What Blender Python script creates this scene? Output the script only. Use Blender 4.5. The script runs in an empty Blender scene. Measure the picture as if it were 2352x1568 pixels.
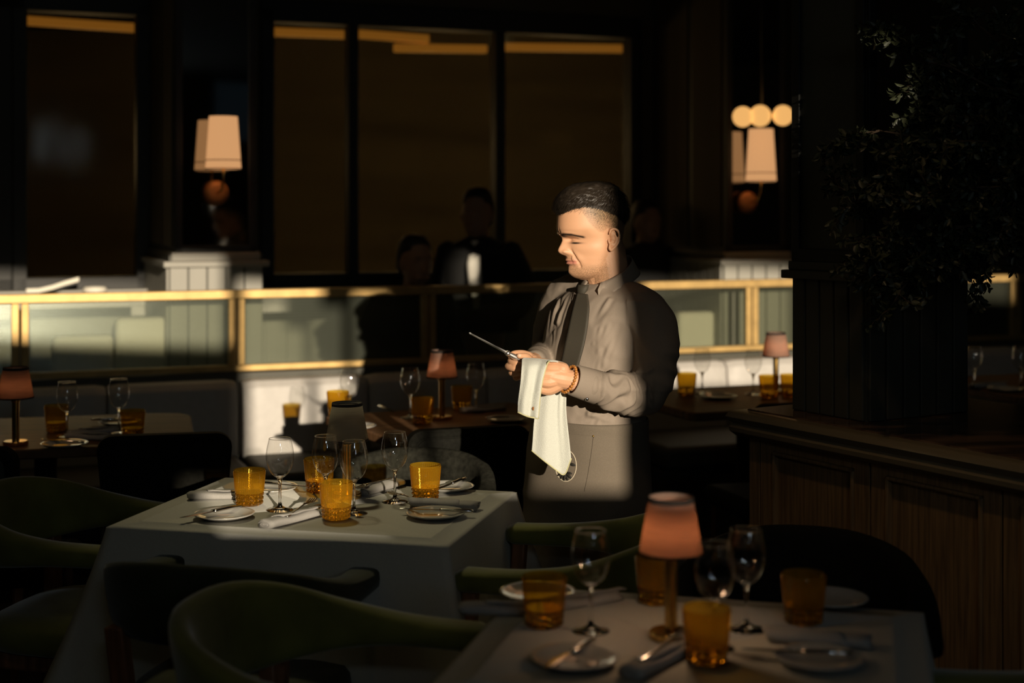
import bpy, bmesh, math, random
import numpy as np
from mathutils import Vector, Matrix, noise
from mathutils.bvhtree import BVHTree
random.seed(7)
PI = math.pi
SC = bpy.context.scene
COL = SC.collection

# ------------------------------------------------------------------ camera, light, exposure
F, HOR, HC = 3300.0, 480.0, 1.6            # focal length in px, horizon row, eye height
cam = bpy.data.cameras.new('camera')
cam.sensor_width = 36.0
cam.lens = F * 36.0 / 2352.0
cam.shift_y = -(784.0 - HOR) / 2352.0
cam.clip_start = 0.05
cam.dof.use_dof = True
cam.dof.focus_distance = 4.12
cam.dof.aperture_fstop = 1.8
camo = bpy.data.objects.new('camera', cam)
camo.location = (0, 0, HC)
camo.rotation_euler = (PI / 2, 0, 0)
COL.objects.link(camo)
SC.camera = camo

SC.view_settings.view_transform = 'Standard'
SC.view_settings.look = 'None'
SC.view_settings.exposure = 0.0
SC.view_settings.gamma = 1.0
SC.view_settings.use_curve_mapping = False
SC.cycles.use_denoising = True
SC.cycles.max_bounces = 10
SC.cycles.transparent_max_bounces = 24
SC.cycles.caustics_reflective = False
SC.cycles.caustics_refractive = False
SC.cycles.sample_clamp_indirect = 4.0

world = bpy.data.worlds.new('evening_sky')
SC.world = world
world.use_nodes = True
world.node_tree.nodes['Background'].inputs[0].default_value = (0.35, 0.55, 0.75, 1)
world.node_tree.nodes['Background'].inputs[1].default_value = 0.014

TH, EL = math.radians(18.0), math.radians(10.0)      # sun azimuth off the view axis, elevation
TE = math.tan(EL)
sd = Vector((-math.sin(TH) * math.cos(EL), math.cos(TH) * math.cos(EL), -math.sin(EL)))
sun = bpy.data.lights.new('low_sun', 'SUN')
sun.energy = 5.6
sun.angle = math.radians(0.55)
sun.color = (1.0, 0.84, 0.64)
suno = bpy.data.objects.new('low_sun', sun)
suno.rotation_euler = sd.to_track_quat('-Z', 'Y').to_euler()
suno.location = (3, -9, 4)
COL.objects.link(suno)
WIN_Y = -2.0                                           # plane of the window wall behind the viewer


def lamp(name, kind, loc, power, color, **kw):
    l = bpy.data.lights.new(name, kind)
    l.energy = power
    l.color = color
    for k, v in kw.items():
        setattr(l, k, v)
    o = bpy.data.objects.new(name, l)
    o.location = loc
    COL.objects.link(o)
    return o


# ------------------------------------------------------------------ helpers
def P(px, py, D):
    return Vector(((px - 1176.0) / F * D, D, HC - (py - HOR) / F * D))


def XY(px, D):
    return ((px - 1176.0) / F * D, D)


def onz(px, py, z):
    """floor-plan point of a pixel seen on the level z"""
    D = F * (HC - z) / (py - HOR)
    return ((px - 1176.0) / F * D, D)


class MB:
    def __init__(s):
        s.v, s.f = [], []

    def add(s, vs, fs):
        n = len(s.v)
        s.v += [tuple(v) for v in vs]
        s.f += [tuple(i + n for i in f) for f in fs]
        return s

    def box(s, c, d, m=None):
        x, y, z = d[0] / 2, d[1] / 2, d[2] / 2
        vs = [Vector((a * x, b * y, e * z)) for e in (-1, 1) for b in (-1, 1) for a in (-1, 1)]
        if m is not None:
            vs = [m @ v for v in vs]
        vs = [v + Vector(c) for v in vs]
        return s.add(vs, [(0, 2, 3, 1), (4, 5, 7, 6), (0, 1, 5, 4), (2, 6, 7, 3), (0, 4, 6, 2), (1, 3, 7, 5)])

    def prism(s, poly, z0, z1):
        n = len(poly)
        vs = [(p[0], p[1], z0) for p in poly] + [(p[0], p[1], z1) for p in poly]
        fs = [tuple(range(n - 1, -1, -1)), tuple(range(n, 2 * n))]
        fs += [(i, (i + 1) % n, n + (i + 1) % n, n + i) for i in range(n)]
        return s.add(vs, fs)

    def loft(s, rings, closed=True, cap=True):
        n = len(rings[0])
        vs = [v for r in rings for v in r]
        fs = []
        m = n if closed else n - 1
        for i in range(len(rings) - 1):
            for j in range(m):
                k = (j + 1) % n
                fs.append((i * n + j, i * n + k, (i + 1) * n + k, (i + 1) * n + j))
        if cap and closed:
            fs.append(tuple(range(n - 1, -1, -1)))
            fs.append(tuple((len(rings) - 1) * n + j for j in range(n)))
        return s.add(vs, fs)

    def lathe(s, prof, n=32, c=(0, 0, 0), cap=True):
        rings = [[(c[0] + r * math.cos(2 * PI * j / n), c[1] + r * math.sin(2 * PI * j / n), c[2] + z) for j in range(n)] for r, z in prof]
        return s.loft(rings, True, cap)

    def tube(s, pts, rad, n=10, cap=True, sx=1.0):
        pts = [Vector(p) for p in pts]
        if not hasattr(rad, '__len__'):
            rad = [rad] * len(pts)
        rings = []
        t = (pts[1] - pts[0]).normalized()
        up = Vector((0, 0, 1)) if abs(t.z) < .9 else Vector((0, 1, 0))
        a = t.cross(up).normalized()
        for i, p in enumerate(pts):
            if i == 0:
                tt = pts[1] - pts[0]
            elif i == len(pts) - 1:
                tt = pts[i] - pts[i - 1]
            else:
                tt = (pts[i + 1] - p).normalized() + (p - pts[i - 1]).normalized()
            tt.normalize()
            a = (a - tt * a.dot(tt)).normalized()
            b = tt.cross(a)
            rings.append([p + a * (math.cos(2 * PI * j / n) * rad[i] * sx) + b * (math.sin(2 * PI * j / n) * rad[i]) for j in range(n)])
        return s.loft(rings, True, cap)

    def limb(s, pts, rad, n=14, sub=5, ends=True):
        """smooth tapering tube with round ends"""
        q, r = smooth(pts, sub), [x[0] for x in smooth([(a, 0, 0) for a in rad], sub)]
        if ends:
            d0 = (q[0] - q[1]).normalized()
            d1 = (q[-1] - q[-2]).normalized()
            A, B = [], []
            for k in (75, 50, 25):
                th = math.radians(k)
                A.append((q[0] + d0 * r[0] * math.sin(th), r[0] * math.cos(th)))
                B.append((q[-1] + d1 * r[-1] * math.sin(th), r[-1] * math.cos(th)))
            q = [a for a, _ in A] + q + [b for b, _ in reversed(B)]
            r = [a for _, a in A] + r + [b for _, b in reversed(B)]
        return s.tube(q, r, n)

    def ball(s, c, r, n=12, m=8):
        c = Vector(c)
        if not hasattr(r, '__len__'):
            r = (r, r, r)
        rings = []
        for i in range(m + 1):
            th = -PI / 2 + PI * i / m
            cc = max(math.cos(th), .02)
            rings.append([(c.x + r[0] * cc * math.cos(2 * PI * j / n), c.y + r[1] * cc * math.sin(2 * PI * j / n), c.z + r[2] * math.sin(th)) for j in range(n)])
        return s.loft(rings)

    def grid(s, G):
        n = len(G[0])
        return s.add([v for r in G for v in r], [(i * n + j, i * n + j + 1, (i + 1) * n + j + 1, (i + 1) * n + j) for i in range(len(G) - 1) for j in range(n - 1)])

    def xf(s, m):
        s.v = [tuple(m @ Vector(v)) for v in s.v]
        return s


def smooth(pts, sub=5):
    """Catmull-Rom through points"""
    pts = [Vector(p) for p in pts]
    if len(pts) < 3:
        return [pts[0].lerp(pts[-1], i / sub) for i in range(sub + 1)]
    Q = [pts[0] * 2 - pts[1]] + pts + [pts[-1] * 2 - pts[-2]]
    out = []
    for i in range(1, len(Q) - 2):
        p0, p1, p2, p3 = Q[i - 1:i + 3]
        for k in range(sub):
            t = k / sub
            out.append(0.5 * ((2 * p1) + (p2 - p0) * t + (2 * p0 - 5 * p1 + 4 * p2 - p3) * t * t + (3 * p1 - p0 - 3 * p2 + p3) * t ** 3))
    out.append(pts[-1])
    return out


def obj(name, mb, mat, parent=None, loc=None, rz=0.0, sm=True, bevel=0.0, solid=0.0, subd=0, seg=2):
    me = bpy.data.meshes.new(name)
    me.from_pydata([tuple(v) for v in mb.v], [], mb.f)
    bm = bmesh.new()
    bm.from_mesh(me)
    bmesh.ops.recalc_face_normals(bm, faces=bm.faces)
    bm.to_mesh(me)
    bm.free()
    o = bpy.data.objects.new(name, me)
    COL.objects.link(o)
    if mat:
        me.materials.append(mat)
    if solid:
        m = o.modifiers.new('thickness', 'SOLIDIFY')
        m.thickness = solid
        m.offset = 0
    if bevel:
        m = o.modifiers.new('edge', 'BEVEL')
        m.width = bevel
        m.segments = seg
        m.limit_method = 'ANGLE'
    if subd:
        m = o.modifiers.new('smooth', 'SUBSURF')
        m.levels = subd
        m.render_levels = subd
    if sm:
        me.polygons.foreach_set('use_smooth', [True] * len(me.polygons))
        if sm == 'auto':
            try:
                me.set_sharp_from_angle(angle=math.radians(35))
            except Exception:
                pass
    if parent:
        o.parent = parent
    if loc is not None:
        o.location = loc
    o.rotation_euler.z = rz
    return o


def tag(o, label, cat=None, group=None, kind=None):
    if label:
        o['label'] = label
    if cat:
        o['category'] = cat
    if group:
        o['group'] = group
    if kind:
        o['kind'] = kind
    return o


def thing(name, label, cat, loc=(0, 0, 0), rz=0.0, group=None):
    o = bpy.data.objects.new(name, None)
    o.empty_display_size = .05
    COL.objects.link(o)
    o.location = loc
    o.rotation_euler.z = rz
    return tag(o, label, cat, group)


def kids(o):
    return [c for c in ALLKIDS.get(o.name, [])]


def dup(root, loc, rz, label=None, group=None):
    r = root.copy()
    COL.objects.link(r)
    r.location = loc
    r.rotation_euler = (0, 0, rz)
    if label:
        r['label'] = label
    if group:
        r['group'] = group
    for ch in list(root.children):
        c = ch.copy()
        COL.objects.link(c)
        c.parent = r
        for g in list(ch.children):
            d = g.copy()
            COL.objects.link(d)
            d.parent = c
    return r


def struct(name, mb, mat, **kw):
    o = obj(name, mb, mat, **kw)
    o['kind'] = 'structure'
    return o


# ------------------------------------------------------------------ materials
def mat(name, col, rough=.5, metal=0.0, nscale=0.0, namt=0.0, stretch=(1, 1, 1), bump=0.0, bscale=None, spec=.5, sheen=0.0, emit=None, estr=0.0, sss=0.0, trans=0.0, coords='Object'):
    m = bpy.data.materials.new(name)
    m.use_nodes = True
    nt = m.node_tree
    b = nt.nodes['Principled BSDF']
    b.inputs['Base Color'].default_value = (*col, 1)
    b.inputs['Roughness'].default_value = rough
    b.inputs['Metallic'].default_value = metal
    b.inputs['Specular IOR Level'].default_value = spec
    if sheen:
        b.inputs['Sheen Weight'].default_value = sheen
        b.inputs['Sheen Roughness'].default_value = .4
    if emit:
        b.inputs['Emission Color'].default_value = (*emit, 1)
        b.inputs['Emission Strength'].default_value = estr
    if sss:
        b.inputs['Subsurface Weight'].default_value = sss
        b.inputs['Subsurface Radius'].default_value = (.012, .005, .003)
        b.inputs['Subsurface Scale'].default_value = .6
    if trans:
        b.inputs['Transmission Weight'].default_value = trans
    if nscale:
        tc = nt.nodes.new('ShaderNodeTexCoord')
        mp = nt.nodes.new('ShaderNodeMapping')
        mp.inputs['Scale'].default_value = stretch
        nz = nt.nodes.new('ShaderNodeTexNoise')
        nz.inputs['Scale'].default_value = nscale
        nz.inputs['Detail'].default_value = 6
        nt.links.new(tc.outputs[coords], mp.inputs[0])
        nt.links.new(mp.outputs[0], nz.inputs['Vector'])
        if namt:
            rp = nt.nodes.new('ShaderNodeValToRGB')
            rp.color_ramp.elements[0].position = .3
            rp.color_ramp.elements[1].position = .7
            rp.color_ramp.elements[0].color = (*[c * (1 - namt) for c in col], 1)
            rp.color_ramp.elements[1].color = (*[min(1, c * (1 + namt)) for c in col], 1)
            nt.links.new(nz.outputs['Fac'], rp.inputs[0])
            nt.links.new(rp.outputs[0], b.inputs['Base Color'])
        if bump:
            n2 = nz
            if bscale:
                n2 = nt.nodes.new('ShaderNodeTexNoise')
                n2.inputs['Scale'].default_value = bscale
                n2.inputs['Detail'].default_value = 3
                nt.links.new(mp.outputs[0], n2.inputs['Vector'])
            bp = nt.nodes.new('ShaderNodeBump')
            bp.inputs['Strength'].default_value = bump
            bp.inputs['Distance'].default_value = .002
            nt.links.new(n2.outputs['Fac'], bp.inputs['Height'])
            nt.links.new(bp.outputs[0], b.inputs['Normal'])
    return m


def shader_mat(name, build):
    m = bpy.data.materials.new(name)
    m.use_nodes = True
    nt = m.node_tree
    nt.nodes.clear()
    out = nt.nodes.new('ShaderNodeOutputMaterial')
    sh = build(nt)
    nt.links.new(sh, out.inputs['Surface'])
    return m


def nmix(nt, fac, a, b):
    n = nt.nodes.new('ShaderNodeMixShader')
    if isinstance(fac, (int, float)):
        n.inputs[0].default_value = fac
    else:
        nt.links.new(fac, n.inputs[0])
    nt.links.new(a, n.inputs[1])
    nt.links.new(b, n.inputs[2])
    return n.outputs[0]


def nsh(nt, typ, col, **kw):
    n = nt.nodes.new('ShaderNodeBsdf' + typ)
    n.inputs['Color'].default_value = (*col, 1)
    for k, v in kw.items():
        n.inputs[k].default_value = v
    return n


def nfacing(nt, lo, amt, pw):
    lw = nt.nodes.new('ShaderNodeLayerWeight')
    lw.inputs['Blend'].default_value = .5
    p = nt.nodes.new('ShaderNodeMath')
    p.operation = 'POWER'
    p.inputs[1].default_value = pw
    nt.links.new(lw.outputs['Facing'], p.inputs[0])
    q = nt.nodes.new('ShaderNodeMath')
    q.operation = 'MULTIPLY_ADD'
    q.inputs[1].default_value = amt
    q.inputs[2].default_value = lo
    nt.links.new(p.outputs[0], q.inputs[0])
    return q.outputs[0]


def b_clear(nt):
    t = nsh(nt, 'Transparent', (.97, .97, .96)).outputs[0]
    g = nsh(nt, 'Glossy', (.95, .95, .95), Roughness=.02).outputs[0]
    return nmix(nt, nfacing(nt, .085, .75, 4), t, g)


def b_amber(nt):
    tl = nsh(nt, 'Translucent', (.80, .49, .035)).outputs[0]
    df = nsh(nt, 'Diffuse', (.66, .38, .02)).outputs[0]
    tr = nsh(nt, 'Transparent', (.95, .66, .11)).outputs[0]
    g = nsh(nt, 'Glossy', (.9, .8, .6), Roughness=.08)
    # fine square nubs over the upper wall
    a = nmix(nt, .45, tl, df)
    a = nmix(nt, .60, a, tr)
    return nmix(nt, nfacing(nt, .06, .55, 3), a, g.outputs[0])


def b_pane(nt):
    """milky reeded screen glass"""
    tc = nt.nodes.new('ShaderNodeTexCoord')
    wv = nt.nodes.new('ShaderNodeTexWave')
    wv.bands_direction = 'Z'
    wv.inputs['Scale'].default_value = 22
    nt.links.new(tc.outputs['Object'], wv.inputs['Vector'])
    bp = nt.nodes.new('ShaderNodeBump')
    bp.inputs['Strength'].default_value = .35
    bp.inputs['Distance'].default_value = .004
    nt.links.new(wv.outputs['Fac'], bp.inputs['Height'])
    tr = nsh(nt, 'Transparent', (.90, .92, .86)).outputs[0]
    df = nsh(nt, 'Diffuse', (.22, .23, .18))
    tl = nsh(nt, 'Translucent', (.22, .25, .20)).outputs[0]
    g = nsh(nt, 'Glossy', (.7, .8, .72), Roughness=.18)
    for n in (df, g):
        nt.links.new(bp.outputs[0], n.inputs['Normal'])
    a = nmix(nt, .5, df.outputs[0], tl)
    a = nmix(nt, .84, a, tr)
    return nmix(nt, nfacing(nt, .08, .4, 3), a, g.outputs[0])


def b_smoke(nt):
    tr = nsh(nt, 'Transparent', (.36, .33, .27)).outputs[0]
    g = nsh(nt, 'Glossy', (.05, .05, .045), Roughness=.07).outputs[0]
    return nmix(nt, nfacing(nt, .06, .3, 3), tr, g)


def b_shade(col, tcol):
    def b(nt):
        tc = nt.nodes.new('ShaderNodeTexCoord')
        mp = nt.nodes.new('ShaderNodeMapping')
        mp.inputs['Scale'].default_value = (3, 3, 60)
        nz = nt.nodes.new('ShaderNodeTexNoise')
        nz.inputs['Scale'].default_value = 6
        nt.links.new(tc.outputs['Object'], mp.inputs[0])
        nt.links.new(mp.outputs[0], nz.inputs['Vector'])
        rp = nt.nodes.new('ShaderNodeValToRGB')
        rp.color_ramp.elements[0].position = .35
        rp.color_ramp.elements[1].position = .65
        rp.color_ramp.elements[0].color = (*[c * .82 for c in tcol], 1)
        rp.color_ramp.elements[1].color = (*tcol, 1)
        nt.links.new(nz.outputs['Fac'], rp.inputs[0])
        d = nsh(nt, 'Diffuse', col).outputs[0]
        t = nsh(nt, 'Translucent', tcol)
        nt.links.new(rp.outputs[0], t.inputs['Color'])
        return nmix(nt, .5, d, t.outputs[0])
    return b


M = {}
M['clear'] = shader_mat('clear_glass', b_clear)
M['crystal'] = mat('solid_clear_glass', (1, 1, 1), .02, trans=1.0)
M['amber'] = shader_mat('amber_pressed_glass', b_amber)
M['amber_solid'] = mat('thick_amber_glass', (.95, .42, .02), .05, trans=.92)
M['pane'] = shader_mat('milky_reeded_glass', b_pane)
M['smoke'] = shader_mat('smoked_window_glass', b_smoke)
M['shade'] = shader_mat('pink_silk_shade', b_shade((.40, .26, .20), (.70, .46, .34)))
M['shade_pale'] = shader_mat('pale_linen_shade', b_shade((.50, .48, .40), (.55, .45, .33)))
M['trimband'] = mat('dark_shade_trim', (.02, .015, .012), .8)
M['brass'] = mat('brushed_brass', (.72, .47, .16), .24, 1.0, nscale=40, namt=.12)
M['brassrail'] = mat('satin_brass_rail', (.47, .315, .12), .5, .6, nscale=14, namt=.15, stretch=(1, 1, 1))
M['bronze'] = mat('dull_bronze', (.30, .15, .06), .6, .5)
M['satin'] = mat('satin_knife_steel', (.86, .84, .82), .36, 1.0)
M['steel'] = mat('polished_cutlery_steel', (.80, .78, .75), .14, 1.0)
M['horn'] = mat('dark_cutlery_handle', (.05, .035, .025), .25)
M['porcelain'] = mat('white_porcelain', (.48, .47, .43), .08, spec=.6)
M['linen'] = mat('white_table_linen', (.47, .47, .43), .9, nscale=220, namt=.05, bump=.25)
M['napkin'] = mat('white_napkin_cotton', (.33, .32, .30), .9, nscale=260, namt=.05, bump=.25)
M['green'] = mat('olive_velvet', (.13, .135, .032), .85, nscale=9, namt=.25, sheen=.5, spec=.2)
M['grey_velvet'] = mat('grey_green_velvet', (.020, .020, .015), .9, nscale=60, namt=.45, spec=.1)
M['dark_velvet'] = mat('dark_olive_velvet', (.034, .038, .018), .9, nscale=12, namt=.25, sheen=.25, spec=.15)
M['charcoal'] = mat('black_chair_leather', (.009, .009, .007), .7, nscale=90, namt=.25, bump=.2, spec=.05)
M['panel_grey'] = mat('grey_chair_panel', (.045, .052, .042), .7, nscale=60, namt=.2, spec=.15)
M['walnut'] = mat('reddish_walnut', (.20, .085, .038), .5, nscale=5, namt=.4, stretch=(12, 12, 1), bump=.1)
M['oak'] = mat('brown_stained_oak', (.24, .145, .065), .45, nscale=7, namt=.38, stretch=(14, 14, .8), bump=.15)
M['tabletop'] = mat('polished_wood_tabletop', (.15, .078, .036), .5, nscale=5, namt=.4, stretch=(1, 9, 1), spec=.12)
M['marble'] = mat('brown_veined_marble', (.11, .065, .04), .13, nscale=5, namt=.75, stretch=(1, 2.6, 1))
M['mould'] = mat('dark_bullnose_moulding', (.20, .16, .10), .28)
M['black'] = mat('black_painted_frame', (.012, .012, .009), .6)
M['iron'] = mat('black_iron_base', (.015, .014, .012), .5)
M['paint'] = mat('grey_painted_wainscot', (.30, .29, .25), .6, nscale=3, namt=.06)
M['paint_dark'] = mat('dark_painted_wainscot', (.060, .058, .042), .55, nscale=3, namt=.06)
M['wallp'] = mat('brown_wall_paint', (.085, .065, .036), .8, nscale=2, namt=.1)
M['wallback'] = mat('tan_back_room_wall', (.20, .165, .09), .85, nscale=1.2, namt=.25, stretch=(.4, .4, 5))
M['ceil'] = mat('dark_ceiling_paint', (.06, .055, .045), .9, nscale=2, namt=.06)
M['floorm'] = mat('dark_patterned_carpet', (.040, .026, .016), .95, nscale=40, namt=.5)
M['cream'] = mat('cream_leather', (.47, .45, .42), .55, nscale=30, namt=.05, bump=.15)
M['bench_dark'] = mat('dark_bench_base', (.05, .045, .033), .7)
M['mirror'] = mat('antique_mirror', (.42, .40, .36), .04, 1.0)
M['leaf'] = mat('dull_green_leaf', (.030, .036, .016), .5, nscale=20, namt=.4)
M['twig'] = mat('brown_twig', (.055, .034, .018), .8)
M['vase'] = mat('glazed_stoneware', (.12, .11, .09), .35)
M['lampglow'] = mat('glowing_sconce_linen', (.75, .5, .3), .8, emit=(1.0, .50, .21), estr=.62)
M['reflected_globe'] = mat('reflected_globe_glow', (.8, .6, .3), .5, emit=(1.0, .52, .16), estr=.85)
M['strip'] = mat('amber_reflected_streak', (.8, .5, .2), .5, emit=(1.0, .44, .07), estr=1.25)
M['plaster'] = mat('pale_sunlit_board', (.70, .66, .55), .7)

# ------------------------------------------------------------------ room shell
# the long screen line runs off to the right and away at 21 degrees
LD, LN = Vector((.934, .358)), Vector((-.358, .934))
L0 = Vector((-2.05, 6.6))


def WL(t, off=0.0):
    p = L0 + LD * t + LN * off
    return (p.x, p.y)


def T(px, off=0.0):
    """station along the screen line (pushed back by off) seen at a picture column"""
    r = (px - 1176.0) / F
    o = L0 + LN * off
    return (r * o.y - o.x) / (LD.x - r * LD.y)


def wz(px, py, off=0.0):
    """height of a pixel seen on the vertical plane of that line"""
    D = WL(T(px, off), off)[1]
    return HC - (py - HOR) / F * D


def wbar(mb, t0, t1, o0, o1, z0, z1):
    return mb.prism([WL(t0, o0), WL(t1, o0), WL(t1, o1), WL(t0, o1)], z0, z1)


CEIL = 3.2
struct('floor', MB().box((1.5, 5.5, -.05), (12.2, 15.1, .1)), M['floorm'], sm=False)
struct('ceiling', MB().box((1.5, 5.5, CEIL + .05), (12.2, 15.1, .1)), M['ceil'], sm=False)
struct('wall_left', MB().box((-4.55, 5.5, 1.6), (.1, 15, 3.2)), M['wallp'], sm=False)
struct('wall_right', MB().box((7.55, 5.5, 1.6), (.1, 15, 3.2)), M['wallp'], sm=False)
struct('wall_rear', MB().box((1.5, 13.0, 1.6), (12.2, .1, 3.2)), M['wallback'], sm=False)

# window wall behind the viewer: openings worked out from where the daylight has to land
ST, CT = math.sin(TH), math.cos(TH)


def U(px, D):
    x = (px - 1176.0) / F * D
    return x * CT + D * ST


def opening(u0, u1, z0, z1, Y):
    k = (Y - WIN_Y) / CT * TE
    return ((u0 - WIN_Y * ST) / CT, (u1 - WIN_Y * ST) / CT, z0 + k, z1 + k)


def Uw(px):
    x, y = WL(T(px))
    return x * CT + y * ST


OPEN = [
    opening(Uw(-260), Uw(524), .96, 1.41, 6.8),              # screen and column on the left
    opening(.42, Uw(521), .772, .905, 3.72),                 # left half of the near table
    opening(Uw(558), 1.185, .787, 1.80, 4.12),               # bench patch and right half of the table
    opening(1.185, 1.225, 1.27, 1.80, 4.3),
    opening(1.225, Uw(738), .755, 1.80, 4.3),
    opening(Uw(738), 1.395, .755, 1.63, 4.3),
    opening(1.395, U(1266, 4.3), .755, 1.21, 4.3),        # hands and towel
    opening(U(1266, 4.3), U(1441, 4.18), .755, 1.695, 4.3),   # the waiter
    opening(2.15, 2.245, 1.08, 1.40, 8.0),                   # shirt of the guest
    opening(3.02, 4.05, .62, 1.33, 7.8),
    opening(Uw(2215), Uw(2318), 1.08, 1.30, 8.4),                     # screen and column on the right
]
xs = sorted({-4.5, 7.5} | {x for o in OPEN for x in o[:2]})
zs = sorted({0.0, CEIL} | {z for o in OPEN for z in o[2:]})
wb = MB()
for i in range(len(xs) - 1):
    z_from = None
    for j in range(len(zs) - 1):
        cx, cz = (xs[i] + xs[i + 1]) / 2, (zs[j] + zs[j + 1]) / 2
        solid = not any(o[0] < cx < o[1] and o[2] < cz < o[3] for o in OPEN)
        if solid and z_from is None:
            z_from = zs[j]
        if z_from is not None and (not solid or j == len(zs) - 2):
            z1 = zs[j + 1] if solid else zs[j]
            wb.box(((xs[i] + xs[i + 1]) / 2, WIN_Y, (z_from + z1) / 2), (xs[i + 1] - xs[i], .02, z1 - z_from))
            z_from = None
struct('wall_front', wb, M['wallp'], sm=False)
for o in OPEN[:8]:
    a = lamp('window_daylight', 'AREA', ((o[0] + o[1]) / 2, WIN_Y + .03, (o[2] + o[3]) / 2), 1.0, (.74, .90, 1.0), shape='RECTANGLE', size=(o[1] - o[0]) * .4, size_y=(o[3] - o[2]) * .45)
    a.data.energy = 6.0 * (o[1] - o[0]) * (o[3] - o[2])
    a.rotation_euler = (PI / 2, 0, 0)

# rear line with tall windows
WO = 1.15
zt0 = 2.73
zsill = 1.16
wp = MB()
wbar(wp, -2.7, 4.5, WO - .03, WO - .001, 0, zsill - .04)
for k in range(60):
    wbar(wp, -2.7 + .12 * k + .004, -2.7 + .12 * (k + 1) - .004, WO - .042, WO - .03, .1, zsill - .10)
wbar(wp, -2.7, 4.5, WO - .06, WO - .001, zsill - .08, zsill - .005)
struct('trim_6', wp, M['paint'], sm=False)
wr = MB()
tA, tB = T(28, WO), T(345, WO)
tC, tD = T(598, WO), T(1470, WO)
wbar(wr, -2.7, tA - 1.1, WO, WO + .12, 0, CEIL)
wbar(wr, tA - 1.1, tD, WO, WO + .12, zt0 + .04, CEIL)
wbar(wr, tA - 1.1, tD, WO, WO + .12, 0, zsill)
wbar(wr, tB, tC, WO, WO + .12, zsill, zt0 + .04)
wbar(wr, tD, 10.0, WO, WO + .12, 0, CEIL)
struct('wall_back', wr, M['wallp'], sm=False)


def window(n, t0, t1, muntins):
    fr = MB()
    w = .075
    wbar(fr, t0, t0 + w, WO - .03, WO + .10, zsill, zt0)
    wbar(fr, t1 - w, t1, WO - .03, WO + .10, zsill, zt0)
    wbar(fr, t0, t1, WO - .03, WO + .10, zt0 - w, zt0 + .05)
    wbar(fr, t0, t1, WO - .03, WO + .10, zsill, zsill + w)
    for a in muntins:
        wbar(fr, a - .03, a + .03, WO - .02, WO + .09, zsill, zt0)
    o = struct('window_%d' % n, fr, M['black'], sm=False, bevel=.006)
    cuts = [t0 + w] + list(muntins) + [t1 - w]
    for a, b in zip(cuts[:-1], cuts[1:]):
        g = MB()
        wbar(g, a, b, WO + .02, WO + .032, zsill + .05, zt0 - .03)
        obj('glass_pane', g, M['smoke'], o, sm=False)


window(1, tA, tB, [])
window(2, tC, tD, [T(811, WO), T(1148, WO)])
window(3, tA - 1.05, tA, [])
tr = MB()
wbar(tr, tA - 1.1, tB, WO - .16, WO, zsill - .03, zsill + .012)
struct('trim_1', tr, M['paint'], sm=False, bevel=.005)

# glowing strips added behind the panes in place of reflected light streaks
for i, (xa, ya, xb, yb, lab) in enumerate([
        (40, 46, 335, 66, 'amber strip standing in for a reflected streak in the leftmost tall window pane'),
        (596, 72, 800, 80, 'amber strip standing in for a reflected streak just right of the sconce column'),
        (818, 78, 985, 90, 'short upper amber strip standing in for a reflected streak in the middle window pane'),
        (905, 110, 1118, 113, 'lower amber strip standing in for a reflected streak in the middle window pane'),
        (1156, 108, 1432, 112, 'amber strip standing in for a reflected streak in the pane above the waiter')]):
    off = WO + .55
    ta, tb = T(xa, off), T(xb, off)
    a, b = Vector((*WL(ta, off), wz(xa, ya, off))), Vector((*WL(tb, off), wz(xb, yb, off)))
    up = Vector((0, 0, .026))
    n3 = Vector((LN.x, LN.y, 0)) * .02
    m = MB().loft([[a - up - n3, a + up - n3, a + up + n3, a - up + n3], [b - up - n3, b + up - n3, b + up + n3, b - up + n3]])
    tag(obj('streak_strip', m, M['strip'], sm=False, bevel=.008), lab, 'light strip', 'amber streaks standing in for reflections in the windows')  # no real light strip; stands in for a reflected streak

# ------------------------------------------------------------------ columns on the screen line
def wainscot(mb, p0, p1, nrm, z0, z1, n, gap=.008, dep=.012):
    """vertical boards between two plan points"""
    p0, p1, nrm = Vector(p0), Vector(p1), Vector(nrm)
    for i in range(n):
        a = p0.lerp(p1, i / n) + (p1 - p0).normalized() * gap / 2
        b = p0.lerp(p1, (i + 1) / n) - (p1 - p0).normalized() * gap / 2
        mb.prism([a, b, b + nrm * dep, a + nrm * dep], z0, z1)


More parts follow.
